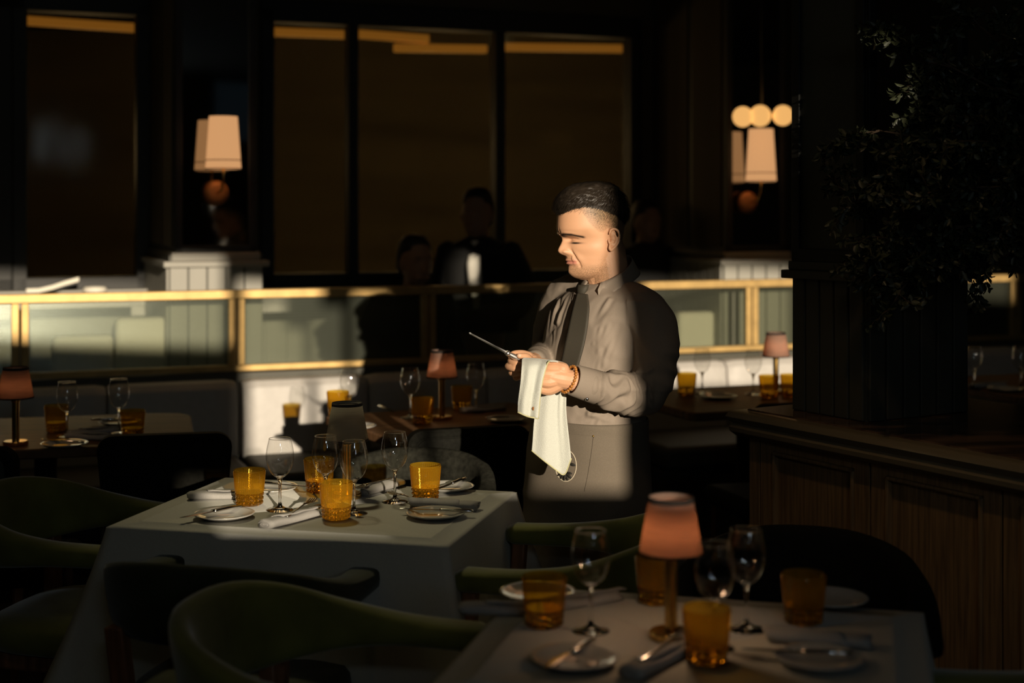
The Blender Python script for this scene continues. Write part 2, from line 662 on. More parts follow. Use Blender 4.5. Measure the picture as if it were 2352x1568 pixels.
def column(n, t0, t1, zcap, nb):
    oa, ob = .22, WO + .02
    body = MB()
    wbar(body, t0 + .03, t1 - .03, oa + .03, ob, zcap, CEIL)
    wbar(body, t0, t1, oa, ob, 0, zcap)
    o = struct('trim_%d' % n, body, M['paint_dark'], sm=False)
    bd = MB()
    wainscot(bd, WL(t0, oa), WL(t1, oa), -LN, 0, zcap - .06, nb)
    wainscot(bd, WL(t0, ob), WL(t0, oa), -LD, 0, zcap - .06, nb * 2)
    obj('wainscot', bd, M['paint'], o, sm=False, bevel=.003)
    cp = MB()
    wbar(cp, t0 - .03, t1 + .03, oa - .035, ob, zcap - .06, zcap - .03)
    wbar(cp, t0 + .012, t1 - .012, oa - .004, ob, zcap - .03, zcap + .012)
    obj('cap_moulding', cp, M['paint'], o, sm=False, bevel=.006)
    fr = MB()
    w = .035
    zz0, zz1 = zcap + .012, 2.9
    for a, b, c, d in ((t0 + .03, t0 + .03 + w, zz0, zz1), (t1 - .03 - w, t1 - .03, zz0, zz1), (t0 + .03, t1 - .03, zz0, zz0 + w), (t0 + .03, t1 - .03, zz1 - w, zz1)):
        wbar(fr, a, b, oa, oa + .035, c, d)
    obj('mirror_frame', fr, M['black'], o, sm=False, bevel=.004)
    mi = MB()
    wbar(mi, t0 + .05, t1 - .05, oa + .022, oa + .032, zz0 + .02, zz1 - .02)
    obj('mirror_panel', mi, M['mirror'], o, sm=False)
    mf = MB()
    for s0, s1 in ((oa + .06, oa + .40), (oa + .46, ob - .06)):
        wbar(mf, t0 + .02, t0 + .032, s0, s1, zz0 + .03, zz1)
    obj('side_panel', mf, M['wallp'], o, sm=False, bevel=.004)
    return o


c1a, c1b = T(388, .22), T(603, .22)
column(2, c1a, c1b, wz(490, 585, .22), 5)
c2a = T(1660, .22)
column(3, c2a, c2a + (c1b - c1a), wz(1740, 583, .22), 5)


def sconce(px, py, label):
    """back plate, bent arm, tapered shade; the shade hangs ahead of the mirror"""
    off = .07
    t = T(px, off)
    D = WL(t, off)[1]
    s = D / F
    base = thing('wall_sconce', label, 'wall lamp', (*WL(t, off), HC - (py - HOR) * s), math.atan2(LD.y, LD.x), 'wall sconces on the mirrored columns')
    # local: x along wall, y into wall
    zb, zt = -60 * s, 62 * s
    sh = MB().lathe([(.066, zt), (.084, zb)], 40, cap=False)
    obj('lamp_shade', sh, M['lampglow'], base, solid=.003)
    bd = MB()
    for z, r in ((zb + 20 * s, .0835), (zb + .001, .0862), (zt - .001, .068)):
        bd.lathe([(r, z - .0022), (r, z + .0022)], 40, cap=False)
    obj('shade_trim', bd, M['trimband'], base, solid=.002)
    pts = smooth([(0, 0, zb + .01), (0, 0, zb - .05), (-.005, .03, zb - .10), (-.012, .10, zb - .115)], 5)
    obj('arm', MB().tube(pts, .006, 8), M['brass'], base)
    pl = MB().lathe([(.02, 0), (.06, .004), (.062, .016), (.03, .02)], 32)
    pl.xf(Matrix.Translation((-.012, .14, zb - .115)) @ Matrix.Rotation(PI / 2, 4, 'X'))
    obj('back_plate', pl, M['bronze'], base)
    lamp('sconce_bulb', 'POINT', (*WL(t, off), HC - (py - HOR) * s), .55, (1, .55, .25), shadow_soft_size=.03)
    return base


sconce(513, 328, 'glowing cream wall sconce on the dark mirror of the left column')
sconce(1748, 357, 'glowing cream wall sconce in the gap left of the dark pillar')

# glowing globes and stem added in place of lamps reflected in the right column
gl = thing('reflected_globes', 'amber globes standing in for blurred lamp reflections above the right wall sconce', 'reflected lamps', (*WL(T(1740, -.15), -.15), 0))
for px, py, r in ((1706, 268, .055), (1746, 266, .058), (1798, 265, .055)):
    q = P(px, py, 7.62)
    g = obj('reflected_globe', MB().ball((q.x - gl.location.x, q.y - gl.location.y, q.z), r, 20, 14), M['reflected_globe'], gl)
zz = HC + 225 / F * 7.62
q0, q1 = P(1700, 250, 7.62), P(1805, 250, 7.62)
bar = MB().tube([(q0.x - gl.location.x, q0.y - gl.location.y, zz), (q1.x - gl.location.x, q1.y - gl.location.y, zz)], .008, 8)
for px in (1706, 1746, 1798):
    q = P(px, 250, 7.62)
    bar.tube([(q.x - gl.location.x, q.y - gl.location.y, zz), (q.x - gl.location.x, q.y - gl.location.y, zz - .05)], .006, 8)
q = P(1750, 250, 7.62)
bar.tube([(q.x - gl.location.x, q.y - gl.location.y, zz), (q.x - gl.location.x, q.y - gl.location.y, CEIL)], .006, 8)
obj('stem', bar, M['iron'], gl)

# ------------------------------------------------------------------ glass screen on the bench back
ZB, ZR = .82, 1.19
posts = [-1.15, T(46), T(543), 1.743, 2.657, T(1725), 4.48, 5.39, 6.3, 7.2]
low = MB()
wbar(low, -2.65, 9.8, -.05, .05, 0, ZB)
struct('trim_4', low, M['paint_dark'], sm=False)
scr = thing('glass_screen', 'long brass-framed screen of milky glass above the bench backs', 'screen', (*WL(0), ZB))


def wl_local(mb):
    return mb.xf(Matrix.Translation((-WL(0)[0], -WL(0)[1], -ZB)))


m = MB()
wbar(m, -2.6, 9.7, -.028, .028, ZR - .018, ZR + .024)
obj('top_rail', wl_local(m), M['brassrail'], scr, sm=False, bevel=.004)
m = MB()
wbar(m, -2.6, 9.7, -.024, .024, ZB + .005, ZB + .035)
obj('bottom_rail', wl_local(m), M['brassrail'], scr, sm=False, bevel=.004)
for t in posts:
    m = MB()
    for s in (-.021, .021):
        wbar(m, t + s - .017, t + s + .017, -.02, .02, ZB + .035, ZR - .018)
    obj('post', wl_local(m), M['brassrail'], scr, sm=False, bevel=.004)
ends = [-2.6] + posts + [8.4, 9.7]
for a, b in zip(ends[:-1], ends[1:]):
    m = MB()
    wbar(m, a + .038, b - .038, -.004, .004, ZB + .03, ZR - .015)
    obj('glass_panel', wl_local(m), M['pane'], scr, sm=False)


def bench(t0, t1, label, cream=True):
    b = thing('banquette', label, 'bench', (*WL((t0 + t1) / 2, -.3), 0), 0, 'banquettes under the glass screen')
    ox, oy = b.location.x, b.location.y
    X = Matrix.Translation((-ox, -oy, 0))
    n = max(1, round((t1 - t0) / .62))
    prof = [(-.06, .80), (-.05, .72), (-.17, .74), (-.205, .70), (-.215, .60), (-.20, .48), (-.06, .46)]
    prof = [(-.055, .775), (-.10, .80), (-.165, .795), (-.195, .765), (-.205, .68), (-.215, .55), (-.21, .44), (-.055, .44)]
    for i in range(n):
        a, c = t0 + (t1 - t0) * i / n + .003, t0 + (t1 - t0) * (i + 1) / n - .003
        rings = []
        for k in range(13):
            t = a + (c - a) * k / 12
            e = min(1, min(k, 12 - k) / 1.0)
            rings.append([(*WL(t, -.055 + (o + .055) * (.86 + .14 * e)), z if z < .5 else .44 + (z - .44) * (.975 + .025 * e)) for o, z in prof])
        obj('back_cushion', MB().loft(rings).xf(X), M['cream'], b, sm='auto', bevel=.006)
        m = MB()
        wbar(m, a, c, -.74, -.06, .34, .455)
        obj('seat_cushion', m.xf(X), M['bench_dark'], b, sm='auto', bevel=.03, seg=4)
    m = MB()
    wbar(m, t0, t1, -.70, -.06, .0, .34)
    obj('base', m.xf(X), M['bench_dark'], b, sm=False, bevel=.005)
    return b


bench(-1.6, T(536) - .01, 'cream leather bench back in shade behind the left table')
bench(T(536) + .01, 2.6, 'cream leather bench with a bright sun patch behind the middle table')
bench(2.7, 5.3, 'cream leather bench behind the right table near the pillar')
bench(5.35, 7.9, 'cream leather bench in shade right of the dark pillar')

# benches and a table on the far side of the screen, seen blurred through the panes
def far_bench(t0, t1, z, label):
    m = MB()
    wbar(m, t0, t1, .30, .40, 0.0, z)
    tag(obj('booth_back', m, M['plaster'], sm='auto', bevel=.03, seg=4), label, 'bench', 'booth backs behind the screen')


far_bench(T(120, .3), T(262, .3), .99, 'low pale booth back seen through the left glass screen')
far_bench(T(266, .3), T(384, .3), 1.07, 'taller bright booth back seen through the left glass screen')
far_bench(T(1560, .3), T(1645, .3), 1.02, 'pale booth back blurred behind the right glass screen')
m = MB()
rng = [(60, 668), (90, 667), (120, 660), (150, 650), (182, 641)]
off = .8
rings = []
for px, py in rng:
    t = T(px, off)
    z = wz(px, py, off)
    x, y = WL(t, off)
    rings.append([(x, y, z - .012), (x, y, z + .012), (x + LN.x * .05, y + LN.y * .05, z + .010), (x + LN.x * .05, y + LN.y * .05, z - .014)])
m.loft(rings)
tag(obj('ledge_streak', m, M['plaster'], sm='auto', bevel=.004), 'pale curved strip standing in for a bright streak on the left window ledge', 'pale shape')  # invented pale shape where a bright streak lies on the ledge
t = T(218, off)
m = MB().lathe([(.02, -.02), (.055, -.018), (.062, 0), (.05, .014), (.0, .016)], 24, (*WL(t, off), wz(218, 664, off)))
tag(obj('ledge_bright_spot', m, M['plaster']), 'small pale disc standing in for a bright spot on the left window ledge', 'cloth')  # pale disc made up for the bright spot beside the streak
m = MB()
wbar(m, T(30, .7), T(300, .7), .66, 1.0, .62, wz(200, 672, .66) - .028)
tag(obj('service_ledge', m, M['paint'], sm=False, bevel=.006), 'grey ledge below the left tall window carrying pale things', 'shelf')

# round plaque far right
q = WL(T(2322, WO - .02), WO - .02)
pl = thing('wall_clock', 'round faint ring-edged clock on the dark wall at far right', 'clock', (q[0], q[1], wz(2322, 512, WO)), math.atan2(LD.y, LD.x))
r0 = 36 * q[1] / F
m = MB().lathe([(r0, -.01), (r0 + .02, -.01), (r0 + .02, .012), (r0, .012)], 48, cap=False)
obj('rim', m.xf(Matrix.Rotation(PI / 2, 4, 'X')), M['brass'], pl)
m = MB().lathe([(r0, 0), (r0, .004)], 48)
obj('face', m.xf(Matrix.Rotation(PI / 2, 4, 'X')), M['wallp'], pl)
m = MB().box((.012, -.012, .03), (.006, .003, .06)).box((.025, -.012, .012), (.05, .003, .006))
obj('hand', m, M['brass'], pl, sm=False)

# fill spots added near the ceiling, above the frame, without fixtures
for i, (x, y, pw) in enumerate(((-1.6, 4.4, .8), (1.3, 3.4, .5), (-.2, 6.2, 2.0), (2.3, 6.8, 2.0), (-.6, 2.0, 1.2))):
    lamp('ceiling_fill', 'SPOT', (x, y, CEIL - .02), pw * 1.6, (1, .62, .30), shadow_soft_size=.05, spot_size=math.radians(95), spot_blend=.8)
for x, y in ((-2.4, 2.2), (-2.6, 5.2), (2.6, 5.6), (-1.5, 1.4)):
    lamp('ambient_fill', 'POINT', (x, y, CEIL - .12), 1.35, (1, .88, .48), shadow_soft_size=.06)  # unseen warm fill added to lift the darkest parts of the room
lamp('table_fill', 'SPOT', (-.95, 5.1, CEIL - .04), 66, (1, .85, .50), shadow_soft_size=.10, spot_size=math.radians(36), spot_blend=1.0).rotation_euler = (Vector((-.42, 3.85, .78)) - Vector((-.95, 5.1, CEIL))).to_track_quat('-Z', 'Y').to_euler()  # unseen spot added to brighten the central table from behind
lamp('console_fill', 'SPOT', (.42, 2.95, CEIL - .02), 17, (1, .66, .36), shadow_soft_size=.05, spot_size=math.radians(37), spot_blend=.95).rotation_euler = (Vector((1.02, 4.0, .86)) - Vector((.42, 2.95, CEIL))).to_track_quat('-Z', 'Y').to_euler()  # unseen spot added to brighten the console front
for px, y in ((190, 9.4), (700, 10.0), (1000, 10.3), (1300, 10.6)):
    lamp('back_room_fill', 'POINT', ((px - 1176) / F * y, y, 2.0), 36, (1, .76, .45), shadow_soft_size=.25)  # fill added behind the windows to brighten the smoked panes
# ------------------------------------------------------------------ wooden console with the pillar standing on it
EX, EY = Vector((.516, -.856)).normalized(), Vector((.856, .516)).normalized()
K0 = Vector((.715, 4.59))


def KP(s, d=0.0):
    p = K0 + EX * s + EY * d
    return (p.x, p.y)


def KS(px):
    r = (px - 1176.0) / F
    return (K0.y * r - K0.x) / (EX.x - r * EX.y)


def kbar(mb, s0, s1, d0, d1, z0, z1):
    return mb.prism([KP(s0, d0), KP(s1, d0), KP(s1, d1), KP(s0, d1)], z0, z1)


con = thing('console_cabinet', 'brown panelled wooden console at right carrying the dark pillar', 'cabinet', (*KP(1.1, .4), 0))
KX = Matrix.Translation((-con.location.x, -con.location.y, 0))
m = MB()
kbar(m, .035, 2.3, .04, .82, .06, .875)
kbar(m, .06, 2.28, .07, .80, 0, .06)
obj('body', m.xf(KX), M['oak'], con, sm=False, bevel=.003)
m = MB()
kbar(m, .03, KS(1727), .030, .06, .06, .875)
for s0, s1 in ((KS(1731), KS(1980)), (KS(1984), KS(2283)), (KS(2287), KS(2287) + .42), (KS(2287) + .425, 2.3)):
    a = KS(1760) - KS(1731)
    for q in ((s0, s0 + a, .06, .875), (s1 - a, s1, .06, .875), (s0 + a, s1 - a, .845, .875), (s0 + a, s1 - a, .06, .13)):
        kbar(m, q[0], q[1], .028, .05, q[2], q[3])
    b = MB()
    for q in ((s0 + a, s0 + a + .012, .13, .845), (s1 - a - .012, s1 - a, .13, .845), (s0 + a, s1 - a, .833, .845), (s0 + a, s1 - a, .13, .142)):
        kbar(b, q[0], q[1], .020, .05, q[2], q[3])
    obj('panel_moulding', b.xf(KX), M['oak'], con, sm=False, bevel=.005, seg=3)
obj('face_frame', m.xf(KX), M['oak'], con, sm=False, bevel=.002)
prof = [(.03, .872), (.0, .878), (-.014, .892), (-.016, .905), (-.006, .918), (-.018, .926), (-.024, .938), (-.018, .950), (-.006, .958), (.02, .96)]
rings = []
for e, z in prof:
    rings.append([(*KP(e, e), z), (*KP(2.32 - e * 0, e), z), (*KP(2.32 - e * 0, .84), z), (*KP(e, .84), z)])
m = MB().loft(rings)
obj('edge_moulding', m.xf(KX), M['mould'], con, sm='auto')
m = MB()
kbar(m, .025, 2.3, .025, .835, .950, .964)
obj('marble_top', m.xf(KX), M['marble'], con, sm=False, bevel=.003)

ps = (Vector((1.058, 4.29)) - K0)
s_c, d_c = ps.dot(EX), ps.dot(EY)
pw, pd = .315, .43
pil = MB()
kbar(pil, s_c - pw, s_c, d_c, d_c + pd, .964, CEIL)
pz = 1.386
pilo = struct('trim_5', pil, M['paint_dark'], sm=False)
m = MB()
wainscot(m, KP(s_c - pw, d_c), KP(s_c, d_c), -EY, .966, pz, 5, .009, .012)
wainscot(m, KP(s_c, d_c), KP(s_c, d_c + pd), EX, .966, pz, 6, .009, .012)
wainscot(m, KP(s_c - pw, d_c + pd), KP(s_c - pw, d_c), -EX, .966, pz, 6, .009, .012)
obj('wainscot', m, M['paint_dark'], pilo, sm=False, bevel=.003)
m = MB()
kbar(m, s_c - pw - .03, s_c + .03, d_c - .03, d_c + pd + .03, pz - .005, pz + .022)
kbar(m, s_c - pw - .014, s_c + .014, d_c - .014, d_c + pd + .014, pz + .022, pz + .05)
obj('cap_moulding', m, M['paint_dark'], pilo, sm=False, bevel=.004)
m = MB()
for a, b, c, d in ((s_c - pw, s_c - pw + .035, pz + .05, CEIL), (s_c - .035, s_c, pz + .05, CEIL), (s_c - pw, s_c, pz + .05, pz + .09)):
    kbar(m, a, b, d_c - .012, d_c, c, d)
for a, b, c, d in ((d_c, d_c + .035, pz + .05, CEIL), (d_c + pd - .035, d_c + pd, pz + .05, CEIL), (d_c, d_c + pd, pz + .05, pz + .09)):
    kbar(m, s_c, s_c + .012, a, b, c, d)
obj('mirror_frame', m, M['black'], pilo, sm=False, bevel=.003)
m = MB()
kbar(m, s_c, s_c + .004, d_c + .03, d_c + pd - .03, pz + .08, CEIL - .01)
obj('mirror_panel', m, M['mirror'], pilo, sm=False)

# leafy branches in a vase at the right end of the console
vx, vy = KP(KS(2400), .30)
vs = thing('branch_arrangement', 'dim leafy branches spreading before the dark pillar at upper right', 'plant', (vx, vy, .964))
m = MB().lathe([(.06, 0), (.10, .03), (.13, .14), (.12, .26), (.07, .34), (.06, .38), (.07, .40)], 28)
obj('vase', m, M['vase'], vs)
rng = random.Random(11)
stems, lv = MB(), MB()


def leaf(c, d, L, w):
    d = Vector(d).normalized()
    s = d.cross(Vector((rng.uniform(-1, 1), rng.uniform(-1, 1), rng.uniform(.2, 1)))).normalized()
    nn = d.cross(s) * (w * .25)
    a, b = c + d * (L * .35), c + d * (L * .7)
    lv.add([c, a + s * w * .5 + nn, a - s * w * .5 + nn, b + s * w * .42 + nn, b - s * w * .42 + nn, c + d * L, a, b],
           [(0, 1, 6), (0, 6, 2), (1, 3, 7, 6), (6, 7, 4, 2), (3, 5, 7), (7, 5, 4)])


def twig(p0, d, L, r, depth):
    pts = [Vector(p0)]
    d = Vector(d).normalized()
    n = 6
    for i in range(n):
        d = (d + Vector((rng.uniform(-.3, .3), rng.uniform(-.3, .3), rng.uniform(-.34, .22))) * .6).normalized()
        pts.append(pts[-1] + d * (L / n))
    stems.tube(pts, [r * (1 - .7 * i / n) for i in range(n + 1)], 5)
    for i in range(1, n + 1):
        if depth > 0:
            for _ in range(2 if depth > 1 else 1):
                dd = (d + Vector((rng.uniform(-1, 1), rng.uniform(-1, 1), rng.uniform(-.8, .7)))).normalized()
                twig(pts[i], dd, L * rng.uniform(.35, .55), r * .55, depth - 1)
        if depth <= 1:
            for _ in range(3):
                dd = (d * .5 + Vector((rng.uniform(-1, 1), rng.uniform(-1, 1), rng.uniform(-1, .8)))).normalized()
                leaf(pts[i] + dd * .004, dd, rng.uniform(.016, .034), rng.uniform(.009, .016))


O = Vector((0, 0, .38))
VO = Vector((vx, vy, .964))
for tx, ty, tD in ((2020, 300, 4.0), (1990, 470, 4.05), (2060, 560, 3.95), (2120, 120, 4.0), (2230, 300, 3.9), (2250, 60, 4.0), (2310, 335, 3.8), (2140, 440, 3.85), (2090, 640, 3.95), (2330, 200, 3.9), (2180, 220, 3.95)):
    tgt = P(tx, ty, tD) - VO
    mid = O.lerp(tgt, .5) + Vector((.05, 0, .16))
    pts = smooth([O, O.lerp(mid, .5) + Vector((.03, 0, .06)), mid, tgt], 4)
    stems.tube(pts, [.008 * (1 - .7 * i / len(pts)) for i in range(len(pts))], 6)
    for i in range(5, len(pts)):
        d = (pts[i] - pts[i - 1]).normalized()
        for _ in range(2):
            dd = (d + Vector((rng.uniform(-1, 1), rng.uniform(-.7, .7), rng.uniform(-.9, .8)))).normalized()
            twig(pts[i], dd, rng.uniform(.10, .17), .003, 1)
obj('branches', stems, M['twig'], vs)
obj('leaves', lv, M['leaf'], vs)

# ------------------------------------------------------------------ tables
ZT = .78


class Frame:
    """table plan frame: origin at centre, a along the front edge, b to the back"""

    def __init__(s, c, ang, w, d):
        s.c = Vector(c)
        s.ang = ang
        s.a = Vector((math.cos(ang), math.sin(ang)))
        s.b = Vector((-math.sin(ang), math.cos(ang)))
        s.w, s.d = w, d

    def __call__(s, x, y):
        p = s.c + s.a * x + s.b * y
        return (p.x, p.y)


def cloth_table(fr, tlabel, clabel, seed, creases=True):
    t = thing('dining_table', tlabel, 'table', (*fr.c, 0), fr.ang, 'square dining tables')
    obj('tabletop', MB().box((0, 0, ZT - .022), (fr.w - .012, fr.d - .012, .035)), M['walnut'], t, sm=False, bevel=.006)
    obj('pedestal', MB().lathe([(.22, 0), (.22, .012), (.05, .03), (.035, .05), (.035, .70), (.10, .74)], 28), M['iron'], t)
    r = random.Random(seed)
    ph = [r.uniform(0, 6.28) for _ in range(6)]
    N = 44
    W, D = fr.w / 2, fr.d / 2
    per = []                                             # perimeter points with outward normal and corner weight
    rc = .012
    for k, (x0, y0, x1, y1) in enumerate(((-W, -D, W, -D), (W, -D, W, D), (W, D, -W, D), (-W, D, -W, -D))):
        ex, ey = x1 - x0, y1 - y0
        L = math.hypot(ex, ey)
        nx, ny = ey / L, -ex / L
        for i in range(N):
            u = i / N
            px, py = x0 + ex * u, y0 + ey * u
            cu = min(u, 1 - u) * L
            cw = math.exp(-(cu / .075) ** 2)
            # bend the outward direction to the diagonal near corners
            sgn = -1 if u < .5 else 1
            dx, dy = nx + sgn * cw * ex / L, ny + sgn * cw * ey / L
            per.append((px, py, dx, dy, nx, ny, cw, u, k))
    rings = []
    for ins in (.5, .06, .055, .054, .004):              # top with a raised hem line inside the edge
        z = ZT + (.0016 if ins in (.055, .06) and ins == .055 else 0) + (-.001 if ins == .004 else 0)
        rr = []
        for (px, py, *_r) in per:
            rr.append((px * (1 - ins / W) if ins < .4 else px * .02, py * (1 - ins / D) if ins < .4 else py * .02, z))
        rings.append(rr)
    hem = .36
    for q in (0.0, .006, .02, .05, .10, .16, .22, .30, .38, .46, .54, .62, .70, .78, .86, .93, 1.0):
        rr = []
        for (px, py, dx, dy, nx, ny, cw, u, k) in per:
            drop = (.40 + .19 * cw) * q
            s = u * 6.28 + k
            fold = (.010 * math.sin(2.0 * s + ph[k]) + .006 * math.sin(5 * s + ph[k + 1])) * q
            out = .006 + .035 * q + fold + cw * (.13 * q ** 1.25)
            crease = .0035 * math.exp(-((u - .5) * 1.0 / .006) ** 2) * min(1, q * 6) if creases else 0
            side = .55 * (cw * .16 * q) * math.sin(9 * u + ph[k])
            rr.append((px + dx * out + nx * crease + ny * side * .3, py + dy * out + ny * crease - nx * side * .3, ZT - .004 - max(0, drop)))
        rings.append(rr)
    mb = MB().loft(rings, True, False)
    # fine woven wrinkles on the top
    c = obj('tablecloth', mb, M['linen'], None, (*fr.c, 0), fr.ang, solid=.002)
    me = c.data
    for v in me.vertices:
        if v.co.z > ZT - .002:
            v.co.z += .0008 * noise.noise(Vector((v.co.x * 7 + seed, v.co.y * 30, 0)))
    tag(c, clabel, 'tablecloth', 'white tablecloths')
    return t


FA = math.radians(-14)
ca = Vector((math.cos(FA), math.sin(FA)))
cb = Vector((-math.sin(FA), math.cos(FA)))
p_fr = Vector(onz(1025, 1252, ZT))
T1 = Frame(p_fr - ca * .455 + cb * .345, FA, .91, .69)
p_bl = Vector(onz(1205, 1345, ZT))
T2 = Frame(p_bl + ca * .415 - cb * .345, FA, .83, .69)
cloth_table(T1, 'square table under the white cloth in front of the waiter', 'white cloth on the sharp central table by the waiter', 3)
cloth_table(T2, 'square table under the blurred cloth nearest the viewer', 'dim brownish white cloth on the blurred nearest table', 5)


def wood_table(c, ang, w, d, label, r=.05):
    t = thing('dining_table', label, 'table', (*c, 0), ang, 'bare wooden tables')
    pts = []
    for sx, sy, a0 in ((1, 1, 0), (-1, 1, 90), (-1, -1, 180), (1, -1, 270)):
        for k in range(7):
            a = math.radians(a0 + 15 * k)
            pts.append((sx * (w / 2 - r) + r * math.cos(a), sy * (d / 2 - r) + r * math.sin(a)))
    obj('tabletop', MB().prism(pts, ZT - .035, ZT), M['tabletop'], t, sm='auto', bevel=.006)
    obj('pedestal', MB().lathe([(.24, 0), (.24, .012), (.05, .03), (.04, .05), (.04, .72), (.12, ZT - .036)], 28), M['iron'], t)
    return t


MA = math.radians(29)
mc = Vector((-.20, 5.58))
wood_table(mc, MA, .84, .74, 'wooden table in half shade behind the central white table', .03)
lc = Vector((-1.72, 5.30))
wood_table(lc, math.radians(14), 1.06, .80, 'dark wooden table at the far left with a small lamp', .12)
rc_ = Vector((1.02, 6.28))
wood_table(rc_, math.radians(21), .92, .74, 'wooden table behind the waiter and left of the pillar', .05)
fc = Vector((2.46, 6.75))
wood_table(fc, math.radians(21), .80, .74, 'wooden table glimpsed to the right of the pillar', .05)

# ------------------------------------------------------------------ chairs
def superring(c, ax, az, hx, hz, n=16, p=.55):
    c, ax, az = Vector(c), Vector(ax), Vector(az)
    out = []
    for j in range(n):
        a = 2 * PI * j / n
        x, z = math.cos(a), math.sin(a)
        out.append(c + ax * (hx * math.copysign(abs(x) ** p, x)) + az * (hz * math.copysign(abs(z) ** p, z)))
    return out


def make_armchair(label, m):
    t = thing('armchair', label, 'chair', (0, 0, 0), 0, 'barrel armchairs')
    half = [(0, -.285, .718, .100, .024), (.12, -.268, .715, .097, .024), (.215, -.20, .706, .080, .026), (.262, -.085, .696, .050, .031), (.268, .04, .692, .032, .037), (.262, .15, .690, .027, .043), (.258, .235, .690, .026, .046)]
    full = [(-a, b, c, d, e) for a, b, c, d, e in reversed(half[1:])] + half
    ctr = smooth([(a, b, c) for a, b, c, d, e in full], 4)
    dim = smooth([(d, e, 0) for a, b, c, d, e in full], 4)
    rings = []
    for i, p in enumerate(ctr):
        q0, q1 = ctr[max(0, i - 1)], ctr[min(len(ctr) - 1, i + 1)]
        d = (q1 - q0)
        d.z = 0
        d.normalize()
        nrm = Vector((d.y, -d.x, 0))
        lean = (nrm * .22 * min(1, max(0, (dim[i].x - .03) / .07)) + Vector((0, 0, 1))).normalized()
        e = 1.0
        if i in (0, len(ctr) - 1):
            e = .72
        rings.append(superring(p, nrm, lean, dim[i].y * e, dim[i].x * e))
    for end, k in ((0, 1), (len(rings) - 1, -1)):
        d = (ctr[end] - ctr[end + k]).normalized() * .012
        cap = [Vector(v) + d * 0 for v in rings[end]]
    obj('back_rail', MB().loft(rings), m, t, bevel=0)
    pts = []
    for k in range(28):
        a = 2 * PI * k / 28
        x, y = math.cos(a), math.sin(a)
        pts.append((.245 * math.copysign(abs(x) ** .6, x), .01 + .245 * math.copysign(abs(y) ** .6, y)))
    rr = [[(x * s, .01 + (y - .01) * s, z) for x, y in pts] for s, z in ((.90, .40), (.98, .41), (1.0, .435), (.985, .462), (.93, .477), (.6, .485))]
    obj('seat', MB().loft(rr), m, t)
    obj('seat_frame', MB().box((0, .01, .375), (.40, .40, .05)), M['walnut'], t, sm=False, bevel=.008)
    for sx in (-1, 1):
        for q in ([(sx * .225, .225, 0), (sx * .245, .215, .40), (sx * .258, .20, .672)], [(sx * .205, -.275, 0), (sx * .185, -.225, .40), (sx * .20, -.235, .645)]):
            L = MB()
            rings = []
            for (x, y, z), hw in zip(smooth(q, 4), [.013 + .010 * min(1, i / 5) for i in range(9)]):
                rings.append([(x - hw, y - hw * .8, z), (x + hw, y - hw * .8, z), (x + hw, y + hw * .8, z), (x - hw, y + hw * .8, z)])
            obj('leg', L.loft(rings), M['walnut'], t, sm='auto', bevel=.004)
    return t


def place(ch, C, f):
    ch.location = (C[0], C[1], 0)
    ch.rotation_euler = (0, 0, math.atan2(-f[0], f[1]))
    return ch


fx = ca
fd = cb
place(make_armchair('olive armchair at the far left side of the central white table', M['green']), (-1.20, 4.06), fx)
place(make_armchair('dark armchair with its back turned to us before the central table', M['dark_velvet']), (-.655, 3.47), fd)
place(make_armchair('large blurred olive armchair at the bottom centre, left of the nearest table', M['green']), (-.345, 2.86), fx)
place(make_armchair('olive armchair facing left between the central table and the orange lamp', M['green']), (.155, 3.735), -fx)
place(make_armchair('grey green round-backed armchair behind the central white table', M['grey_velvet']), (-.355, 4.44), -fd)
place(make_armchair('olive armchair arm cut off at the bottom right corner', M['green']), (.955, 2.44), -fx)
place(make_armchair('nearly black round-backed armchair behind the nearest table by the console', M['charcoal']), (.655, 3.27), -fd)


def make_side_chair(label, back_mat=None):
    t = thing('side_chair', label, 'chair', (0, 0, 0), 0, 'square-backed side chairs')

    def outline(w0, w1, z0, z1, r):
        pts = [(-w0, z0), (w0, z0)]
        for k in range(7):
            a = math.radians(15 * k)
            pts.append((w1 - r + r * math.cos(a), z1 - r + r * math.sin(a)))
        for k in range(7):
            a = math.radians(90 + 15 * k)
            pts.append((-w1 + r + r * math.cos(a), z1 - r + r * math.sin(a)))
        return pts
    o = outline(.185, .215, .44, .865, .05)

    def Y(z, x):
        return -.20 - (z - .44) * .16 + .25 * x * x

    rings = [[(x * s, Y(z, x) + dy, .65 + (z - .65) * s) for x, z in o] for s, dy in ((.96, -.032), (1.0, -.024), (1.0, .018), (.96, .026))]
    obj('backrest', MB().loft(rings), M['charcoal'], t, sm='auto')
    i = outline(.165, .190, .47, .838, .035)
    rings = [[(x * s, Y(z, x) + dy, .655 + (z - .655) * s) for x, z in i] for s, dy in ((1.0, -.030), (.985, -.036), (.9, -.040))]
    obj('back_panel', MB().loft(rings), back_mat or M['charcoal'], t, sm='auto')
    c = [(x, Y(z, x) - .030, z) for x, z in i]
    obj('piping', MB().tube(c + [c[0]], .0045, 6), M['charcoal'], t)
    rr = [[(x * s, y * s, z) for x, y in [(-.215, -.20), (.215, -.20), (.235, .22), (-.235, .22)]] for s, z in ((.96, .40), (1, .42), (1, .46), (.95, .48))]
    obj('seat', MB().loft(rr), M['charcoal'], t, sm='auto', bevel=.02, seg=3)
    for sx in (-1, 1):
        for y0, y1 in ((.20, .19), (-.25, -.19)):
            L = MB().tube([(sx * .20, y0, 0), (sx * .19, y1, .41)], [.012, .019], 4)
            obj('leg', L, M['walnut'], t, sm=False, bevel=.003)
    return t


def fdir(deg):
    return Vector((-math.sin(math.radians(deg)), math.cos(math.radians(deg))))


